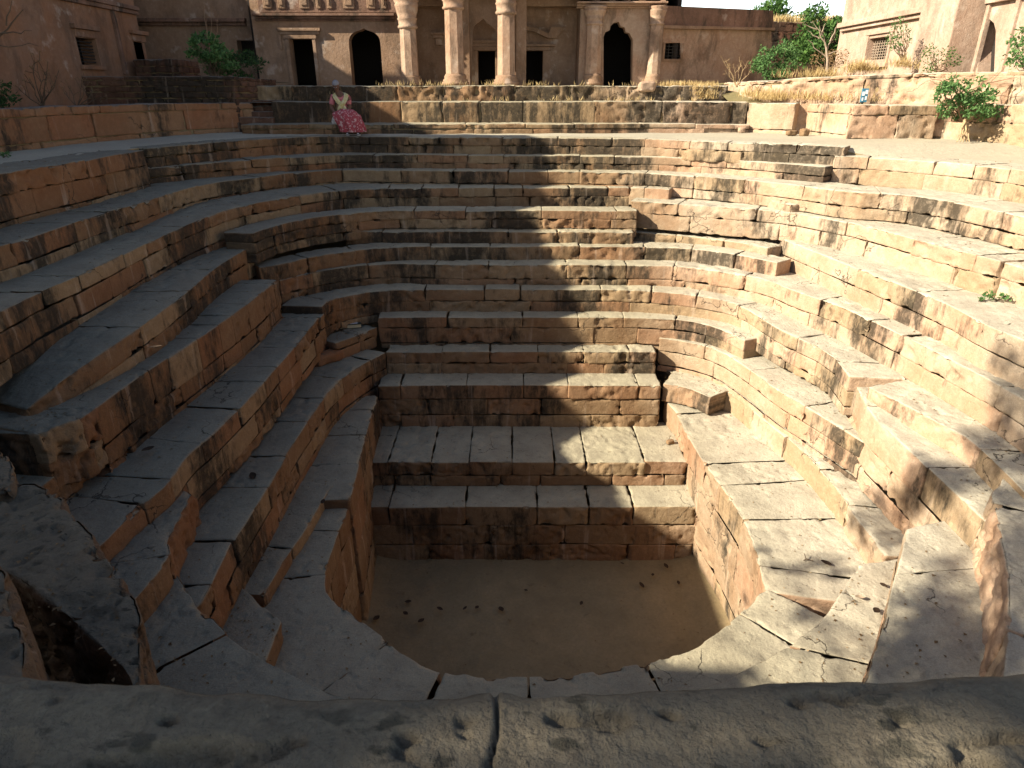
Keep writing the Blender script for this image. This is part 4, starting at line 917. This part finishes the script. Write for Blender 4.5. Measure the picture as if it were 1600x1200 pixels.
for c, r in cl: brs.append(wig((-8.1+random.uniform(-.1, .1), -.95, random.uniform(2.6, 4.4)), c, .035, .008, 5, .08))
tubes('trunk', brs, 'bark', TREE, 6)

# ================================================================== SMALL THINGS
def stone_chunk(name, label, cat, p, size, rot=0., mat='sandstone', seed=0, group=None):
    bm = bmesh.new(); bmesh.ops.create_icosphere(bm, subdivisions=4, radius=1)
    V = np.array([v.co[:] for v in bm.verts]); V = np.sign(V)*np.abs(V)**.55
    V *= np.array(size)/2; n = fbm(V/max(size)*4+seed*3.3, 1., 3); V += unit(V)*(n*max(size)*.12)[:, None]
    c, s_ = math.cos(rot), math.sin(rot); V[:, :2] = V[:, :2]@np.array([[c, s_], [-s_, c]])
    for v, q in zip(bm.verts, V): v.co = Vector(q)
    me = bpy.data.meshes.new(name); bm.to_mesh(me); bm.free()
    a = me.color_attributes.new('st', 'FLOAT_COLOR', 'POINT'); a.data.foreach_set('color', np.tile([.5, 0, .1, 1], len(me.vertices)).astype(np.float32))
    o = link(name, me, mat, None, True); o.location = tuple(np.array(p)+[0, 0, size[2]*.42]); return tag(o, label, cat, group)
stone_chunk('broken_stone', 'broken curved chunk of red stone under the corner of the block with the book', 'broken stone', atz(512, 566, -4.08), (.72, .28, .24), .75, 'sandstone_shade', 1)
stone_chunk('broken_stone', 'small pale round stone on the walkway by the end of the stained slabs', 'stone', atz(1158, 207, 0), (.2, .16, .16), 0, 'pale_sandstone', 2)
stone_chunk('broken_stone', 'yellowish stone lying between the two sunlit parapet blocks', 'stone', atz(1256, 212, 0), (.22, .2, .2), .3, 'sandstone', 3)
stone_chunk('broken_stone', 'flat brown brick piece at the foot of the gap between sunlit parapet blocks', 'stone', atz(1236, 211, 0), (.3, .2, .14), .1, 'sandstone', 4)
stone_chunk('broken_stone', 'small dark red stone on the wide lower tread beside the right wall', 'stone', atz(1047, 693, -5.57), (.16, .1, .09), .3, 'sandstone', 5)
stone_chunk('broken_stone', 'pinkish lump of rubble on the terrace at the foot of the fifth column', 'stone', aty(1010, 139, 22.35)+[0, 0, -.05], (.5, .3, .3), .2, 'pale_sandstone', 6)
stone_chunk('broken_stone', 'dark stone at the foot of the shadowed right step near the rock wall', 'stone', atz(1522, 815, -3.9), (.14, .1, .08), .3, 'boulder', 7)
GL = 'dead leaves and twigs lying about the well'
def deadleaf(label, u, v, z, s=.1, name='dead_leaf', mat='deadleaf', n=0):
    p = atz(u, v, z); n_ = 9; V = []; F = []
    for i in range(n_):
        t = i/(n_-1); wd = math.sin(math.pi*t)**.8*s*.28+.002; x = (t-.5)*s; zz = .012+.22*s*abs(t-.5)**1.3
        V += [(x, -wd, zz+.3*wd), (x, 0, zz), (x, wd, zz+.35*wd)]
    for i in range(n_-1):
        for k in (0, 1): F.append((i*3+k, i*3+k+1, (i+1)*3+k+1, (i+1)*3+k))
    me = bpy.data.meshes.new(name); me.from_pydata(V, [], F); me.update()
    o = link(name, me, mat, None, True); o.location = tuple(p+[0, 0, .012]); o.rotation_euler = (random.uniform(-.2, .2), random.uniform(-.2, .2), random.uniform(0, 6.3))
    return tag(o, label, 'leaf', GL)
FL = -7.37
for (u, v, s_, lab) in [(588, 968, .16, 'long dark leaf at the left end of the row of leaves on the silt floor'), (658, 972, .15, 'dark crumpled leaf nearest the camera on the left of the silt floor'), (638, 942, .13, 'dark leaf farthest back in the left cluster on the silt floor'),
                        (634, 960, .12, 'thin dark leaf between two crumpled leaves on the left of the silt floor'), (687, 953, .13, 'curled dark leaf just right of the crumpled leaves on the silt floor'), (727, 952, .1, 'small dark leaf left of the paired leaf on the silt floor'), (745, 951, .11, 'small dark leaf near the centre left of the silt floor'),
                        (783, 954, .16, 'straight dark leaf near the centre of the silt floor'), (1002, 916, .15, 'dark elongated leaf on the right part of the silt floor'), (1040, 886, .14, 'dark leaf by the far right corner of the silt floor'), (972, 882, .08, 'tiny dark leaf against the back wall of the silt floor'), (1060, 912, .1, 'faint leaf close to the right wall of the silt floor'),
                        (908, 944, .1, 'faint small leaf right of the centre of the silt floor'), (1020, 900, .1, 'small leaf between two dark leaves on the right of the silt floor'), (822, 924, .08, 'tiny speck of leaf in the middle of the silt floor')]:
    deadleaf(lab, u, v, FL+.03, s_*1.0)
for (u, v, z, s_, lab) in [(1368, 957, -4.56, .14, 'diamond shaped dark leaf on the sunlit near right slab'), (1343, 936, -4.56, .13, 'curled pale leaf on the sunlit near right slab'), (396, 746, -4.0, .17, 'dark leaf on a shaded left tread near its crack'), (232, 705, -3.1, .17, 'dark leaf on the shaded broad left tread'),
                           (1290, 882, -5.04, .16, 'small dead leaf by the foot of a riser on the sunlit right tread'), (505, 786, -4.78, .12, 'small dark leaf on the narrow shaded left slab'), (243, 546, -1.85, .18, 'dark leaf flat on the shaded left step'), (1380, 917, -4.56, .1, 'tiny leaf near the corner of the sunlit near slab')]:
    deadleaf(lab, u, v, z, s_, mat='pebble' if 'pale' in lab else 'deadleaf')
p = atz(1260, 876, -5.04)
tubes('forked_twig', [[(p[0]-.05, p[1]-.02, p[2]+.02, .008), (p[0], p[1], p[2]+.03, .009), (p[0]+.07, p[1]-.03, p[2]+.02, .006)], [(p[0]-.01, p[1], p[2]+.03, .007), (p[0]-.02, p[1]+.06, p[2]+.08, .005)]], 'bark')
TR = np.concatenate(TREAD); k = rng.choice(len(TR), 5200, replace=False); TR = TR[k]
TR = TR+np.stack([rng.normal(size=len(TR))*.06, rng.normal(size=len(TR))*.06, np.full(len(TR), .006)], 1)
fl = np.stack([rng.uniform(-2.6, 3.4, 220), 7.2+3.4*rng.beta(1.2, .8, 220), np.full(220, FL+.05)], 1)
TR = np.concatenate([TR, fl]); an = rng.uniform(0, 6.28, len(TR)); Dg = unit(np.stack([np.cos(an), np.sin(an), rng.normal(size=len(TR))*.15], 1)); Ug = unit(np.stack([-np.sin(an), np.cos(an), rng.normal(size=len(TR))*.2], 1))
lg = rng.uniform(.015, .05, len(TR))
tag(quads_mesh('leaf_litter', TR, Dg, Ug, lg, lg*rng.uniform(.3, .8, len(TR)), 'leaf_dry', None, fold=.3), 'fine dry leaf litter and grit scattered over the treads', 'litter', None, 'stuff')
tag(bpy.data.objects['forked_twig'], 'small forked twig on the sunlit lower right tread', 'twig')
p = atz(405, 875, -4.78)
tag(tubes('pale_twig', [[(p[0]-.06, p[1]+.02, p[2]+.02, .01), (p[0]+.07, p[1]-.03, p[2]+.02, .01)]], 'pebble'), 'short pale stick on the shaded near left slab', 'twig')

# notice board on the bank
NB = thing('notice_board', 'tiny blue and white notice on a post in front of the pitted retaining wall', 'sign', tuple(aty(1350, 166, 18.9)))
m, t_, b_ = nodes('sign_blue'); b_.inputs['Base Color'].default_value = (.05, .16, .24, 1)
m, t_, b_ = nodes('sign_white'); b_.inputs['Base Color'].default_value = (.6, .66, .68, 1)
c = aty(1350.5, 149, 18.9); hw, hh_ = .085, .165
boxes('board', [(c[0]-hw, c[0]+hw, 18.88, 18.91, c[2]-hh_, c[2]+hh_)], 'sign_blue', NB, .004)
boxes('post', [(c[0]-.02, c[0]+.02, 18.915, 18.95, .3, c[2]+.1)], 'iron', NB, .003)
boxes('lettering', [(c[0]-.07, c[0]-.005, 18.872, 18.878, c[2]-.01, c[2]+.09), (c[0]+.005, c[0]+.07, 18.872, 18.878, c[2]+.03, c[2]+.13), (c[0]-.06, c[0]-.02, 18.872, 18.878, c[2]-.13, c[2]-.05), (c[0]+.02, c[0]+.065, 18.872, 18.878, c[2]-.11, c[2]-.02)], 'sign_white', NB, 0)

# book
m, t_, b_ = nodes('book_cover'); b_.inputs['Base Color'].default_value = (.03, .045, .04, 1); b_.inputs['Roughness'].default_value = .4
m, t_, b_ = nodes('book_label'); b_.inputs['Base Color'].default_value = (.62, .62, .66, 1); b_.inputs['Roughness'].default_value = .35
simple('paper', (.55, .47, .30), .9, (.45, .37, .22), 80)
BK = thing('book', 'thick closed book with a dark cover and pale silver label on the shaded corner block', 'book', tuple(atz(547, 510, -3.68)))
def bk(name, bs, mat, bev):
    o = boxes(name, bs, mat, None, bev); o.parent = BK; return o
bk('cover', [(-.25, .25, -.17, .17, .085, .097), (-.25, .25, -.17, .17, .0, .012), (-.25, -.235, -.17, .17, .01, .09)], 'book_cover', .004)
bk('pages', [(-.234, .24, -.16, .16, .0125, .0845)], 'paper', .003)
bk('label', [(-.13, .17, -.13, .13, .0975, .0995)], 'book_label', 0)
BK.rotation_euler = (0, 0, math.radians(14))

# ================================================================== PERSON
simple('skin', (.14, .07, .045), .6, (.11, .055, .035), 30)
m, t_, b_ = nodes('sari'); tc = t_.nodes.new('ShaderNodeTexCoord')
v_ = t_.nodes.new('ShaderNodeTexVoronoi'); v_.inputs['Scale'].default_value = 17; t_.links.new(tc.outputs['Object'], v_.inputs['Vector'])
nz = noise(t_, tc.outputs['Object'], 14, 3)
c_ = mixc(t_, mapr(t_, v_.outputs['Distance'], .30, .22), (.30, .055, .065), (.50, .27, .27))
c_ = mixc(t_, mapr(t_, nz, .56, .62), c_, (.46, .30, .28)); t_.links.new(c_, b_.inputs['Base Color'])
simple('blouse', (.42, .10, .11), .8, (.55, .22, .22), 25)
simple('shawl', (.42, .34, .10), .85, (.55, .50, .34), 14)
simple('cap', (.24, .23, .24), .9, (.16, .16, .18), 30); simple('shoe_black', (.02, .02, .02), .5); simple('shoe_white', (.55, .53, .5), .5)
simple('white_cloth', (.55, .52, .48), .9)
PER = thing('person', 'seated person in pink patterned skirt, yellow shawl and grey cap on the back ledge', 'person', tuple(aty(542, 192, 20.15)[:2])+(0.,))
def skin_mesh(verts, edges, sub=2):
    me = bpy.data.meshes.new('tmp'); me.from_pydata([v[:3] for v in verts], edges, [])
    o = bpy.data.objects.new('tmp', me); COL.objects.link(o)
    md = o.modifiers.new('s', 'SKIN'); md.use_smooth_shade = True
    for i, v in enumerate(verts):
        r = v[3]; r = r if isinstance(r, tuple) else (r, r)
        me.skin_vertices[0].data[i].radius = r
    me.skin_vertices[0].data[0].use_root = True
    md2 = o.modifiers.new('b', 'SUBSURF'); md2.levels = sub; md2.render_levels = sub
    dg = bpy.context.evaluated_depsgraph_get(); dg.update()
    m2 = bpy.data.meshes.new_from_object(o.evaluated_get(dg)); bpy.data.objects.remove(o)
    return m2
def jn(meshes):
    bm = bmesh.new()
    for m_ in meshes: bm.from_mesh(m_)
    return bm
def ell(c, r, rot=(0, 0, 0), seg=20):
    bm = bmesh.new(); bmesh.ops.create_uvsphere(bm, u_segments=seg, v_segments=seg//2+2, radius=1)
    M = Matrix.Translation(c) @ Matrix.Rotation(rot[2], 4, 'Z') @ Matrix.Rotation(rot[0], 4, 'X') @ Matrix.Diagonal((*r, 1))
    bm.transform(M); me = bpy.data.meshes.new('e'); bm.to_mesh(me); bm.free(); return me
HD = Vector((-.17, -.16, 1.235))
vb = [(0, .05, .40, (.17, .14)), (-.03, .02, .62, (.16, .12)), (-.08, -.02, .86, (.18, .12)), (-.12, -.06, 1.0, (.12, .09)), (-.15, -.10, 1.09, .055), (-.17, -.14, 1.18, .06),
      (-.30, -.05, .97, .075), (-.37, -.10, .70, .055), (-.22, -.36, .56, .042), (-.06, -.47, .60, .034),
      (.08, -.07, .96, .075), (.15, -.12, .70, .055), (.10, -.35, .58, .042), (.0, -.48, .62, .034),
      (-.08, -.15, .42, .11), (-.02, -.55, .56, .085), (.16, -.66, .16, .05), (.18, -.68, .08, .04), (.20, -.80, .05, .035),
      (.12, -.12, .42, .11), (.28, -.55, .56, .085), (.44, -.68, .16, .05), (.46, -.70, .08, .04), (.50, -.82, .05, .035)]
eb = [(0, 1), (1, 2), (2, 3), (3, 4), (4, 5), (3, 6), (6, 7), (7, 8), (8, 9), (3, 10), (10, 11), (11, 12), (12, 13), (0, 14), (14, 15), (15, 16), (16, 17), (17, 18), (0, 19), (19, 20), (20, 21), (21, 22), (22, 23)]
# five fingers and a thumb side for each hand
for hi, sx in ((9, 1), (13, -1)):
    h = vb[hi]
    for k, ln in enumerate((.05, .065, .07, .06)):
        a = len(vb); ox = (k-1.5)*.017
        vb.append((h[0]+sx*.02, h[1]-.035, h[2]+ox, .010)); vb.append((h[0]+sx*(.02+ln*.6), h[1]-.055, h[2]+ox-.008, .009)); vb.append((h[0]+sx*(.02+ln), h[1]-.035, h[2]+ox-.02, .008))
        eb += [(hi, a), (a, a+1), (a+1, a+2)]
    a = len(vb); vb.append((h[0], h[1]-.01, h[2]+.04, .011)); vb.append((h[0]+sx*.035, h[1]-.02, h[2]+.06, .009)); eb += [(hi, a), (a, a+1)]
body = skin_mesh(vb, eb)
rx = math.radians(-22)
def hp(x, y, z):  # head-space to person-space, the head tips forward
    return HD+Matrix.Rotation(math.radians(22), 3, 'X') @ Vector((x, y, z))
parts_ = [body, ell(hp(0, 0, 0), (.082, .10, .12), (-rx, 0, 0)), ell(hp(0, -.04, -.06), (.055, .06, .06), (-rx, 0, 0)), ell(hp(0, -.108, -.015), (.014, .022, .022), (-rx, 0, 0)),
          ell(hp(-.083, .0, -.01), (.012, .02, .03)), ell(hp(.083, .0, -.01), (.012, .02, .03)), ell(hp(0, -.095, -.055), (.026, .012, .008), (-rx, 0, 0)), ell(hp(0, -.09, .025), (.05, .015, .010), (-rx, 0, 0))]
bm = jn(parts_); me = bpy.data.meshes.new('body'); bm.to_mesh(me); bm.free()
o = bpy.data.objects.new('tmp', me); COL.objects.link(o); md = o.modifiers.new('r', 'REMESH'); md.mode = 'VOXEL'; md.voxel_size = .0065; md.use_smooth_shade = True
dg = bpy.context.evaluated_depsgraph_get(); dg.update(); me = bpy.data.meshes.new_from_object(o.evaluated_get(dg)); bpy.data.objects.remove(o); me.name = 'body'
b_ = link('body', me, 'skin', None, True); b_.parent = PER
for k, x in enumerate((-.032, .032)):
    e = link('eye', ell(hp(x, -.092, .008), (.011, .006, .006)), 'sign_white', None, True); e.parent = b_
# cap
bm = bmesh.new(); bmesh.ops.create_uvsphere(bm, u_segments=24, v_segments=16, radius=1)
bmesh.ops.delete(bm, geom=[v for v in bm.verts if v.co.z < -.12], context='VERTS')
for v in bm.verts: v.co = hp(v.co.x*.098, v.co.y*.118+.012, v.co.z*.115+.045+(.02 if v.co.z < .05 else 0))
me = bpy.data.meshes.new('cap'); bm.to_mesh(me); bm.free()
o = link('cap', me, 'cap', None, True); o.parent = PER
md = o.modifiers.new('t', 'SOLIDIFY'); md.thickness = .012
# blouse over torso and upper arms
bv = [(0, .05, .46, (.185, .155)), (-.03, .02, .64, (.175, .135)), (-.08, -.02, .86, (.195, .135)), (-.12, -.06, .99, (.13, .10)), (-.30, -.05, .97, .09), (-.365, -.09, .74, .078), (.08, -.07, .96, .09), (.145, -.11, .74, .078)]
me = skin_mesh(bv, [(0, 1), (1, 2), (2, 3), (3, 4), (4, 5), (3, 6), (6, 7)]); o = link('blouse', me, 'blouse', None, True); o.parent = PER
# loft helper for cloth
def loft(name, secs, n, mat, fold=0., fk=11, closed=True):
    V = []; F = []
    for j, (c, rx_, ry_, tilt) in enumerate(secs):
        for i in range(n):
            a = 2*math.pi*i/n; f = 1+fold*(j/len(secs))*(math.sin(a*fk+j*.35)+.5*math.sin(a*(fk*2-3)+1+j*.2))
            x = rx_*math.cos(a)*f; y = ry_*math.sin(a)*f
            V.append((c[0]+x, c[1]+y*math.cos(tilt), c[2]+y*math.sin(tilt)))
    for j in range(len(secs)-1):
        for i in range(n):
            k = (i+1) % n; F.append((j*n+i, j*n+k, (j+1)*n+k, (j+1)*n+i))
    F.append(tuple(range(n)))
    me = bpy.data.meshes.new(name); me.from_pydata(V, [], F); me.update()
    o = link(name, me, mat, None, True); o.parent = PER; return o
T9 = math.radians
loft('skirt', [((-.01, .10, .50), .19, .17, T9(0)), ((0, .02, .48), .27, .21, T9(30)), ((.03, -.15, .46), .33, .20, T9(70)), ((.08, -.35, .49), .36, .18, T9(92)), ((.12, -.52, .50), .37, .18, T9(115)), ((.16, -.64, .45), .36, .18, T9(145)), ((.21, -.69, .36), .35, .17, T9(168)), ((.26, -.70, .26), .335, .17, T9(180)), ((.30, -.70, .16), .325, .17, T9(180)), ((.31, -.70, .09), .32, .175, T9(180))], 66, 'sari', .15, 7)
# shawl: two bands crossing on the chest
def band(name, pts, wd, mat):
    V = []; F = []
    for j, (p, nrm) in enumerate(pts):
        p = Vector(p); a = Vector(pts[max(0, j-1)][0]); b2 = Vector(pts[min(len(pts)-1, j+1)][0]); t = (b2-a).normalized(); n = Vector(nrm).normalized(); sd = t.cross(n).normalized()
        for i in range(7):
            x = (i/6-.5)*wd; V.append(p+sd*x+n*(.012*math.sin(i*2.4+j*.7)+.02*(1-(2*i/6-1)**2)))
    for j in range(len(pts)-1):
        for i in range(6): F.append((j*7+i, j*7+i+1, (j+1)*7+i+1, (j+1)*7+i))
    me = bpy.data.meshes.new(name); me.from_pydata([tuple(v) for v in V], [], F); me.update()
    o = link(name, me, mat, None, True); o.parent = PER
    md = o.modifiers.new('s', 'SOLIDIFY'); md.thickness = .015; md2 = o.modifiers.new('b', 'SUBSURF'); md2.levels = md2.render_levels = 2
    return o
sh = bpy.data.objects.new('x', None)
band('shawl', [((-.10, .10, 1.02), (0, 1, .3)), ((-.24, .02, 1.07), (-.3, .2, 1)), ((-.27, -.13, 1.03), (-.2, -1, .6)), ((-.20, -.20, .92), (0, -1, .2)), ((-.10, -.22, .80), (0, -1, .1)), ((.0, -.22, .72), (0, -1, 0)), ((.05, -.22, .62), (0, -1, 0))], .12, 'shawl')
band('shawl', [((-.10, .10, 1.03), (0, 1, .3)), ((.03, .02, 1.07), (.3, .2, 1)), ((.09, -.14, 1.02), (.2, -1, .6)), ((.07, -.22, .90), (0, -1, .2)), ((-.02, -.245, .79), (0, -1, .1)), ((-.10, -.245, .70), (0, -1, 0)), ((-.12, -.24, .60), (0, -1, 0))], .13, 'shawl')
for sx in (.19, .48):
    sx0 = sx
    o = link('shoe', ell((sx0, -.79, .045), (.05, .13, .045)), 'shoe_black', None, True); o.parent = PER
    s2 = link('sole', ell((sx0, -.80, .02), (.056, .14, .022)), 'shoe_white', None, True); s2.parent = o
    s2 = link('toe_cap', ell((sx0, -.885, .05), (.03, .03, .025)), 'shoe_white', None, True); s2.parent = o
BAG = loft('bag', [((0, 0, .0), .06, .05, 0), ((0, 0, .06), .075, .06, 0), ((.01, 0, .14), .06, .05, 0), ((.0, 0, .19), .02, .02, 0)], 20, 'white_cloth', .08, 5)
BAG.parent = None; BAG.name = 'cloth_bag'; bpos = aty(522, 197, 20.5); BAG.location = (bpos[0], 20.55, .25)
tag(BAG, 'small pale cloth bundle beside the hip of the seated person', 'bag')
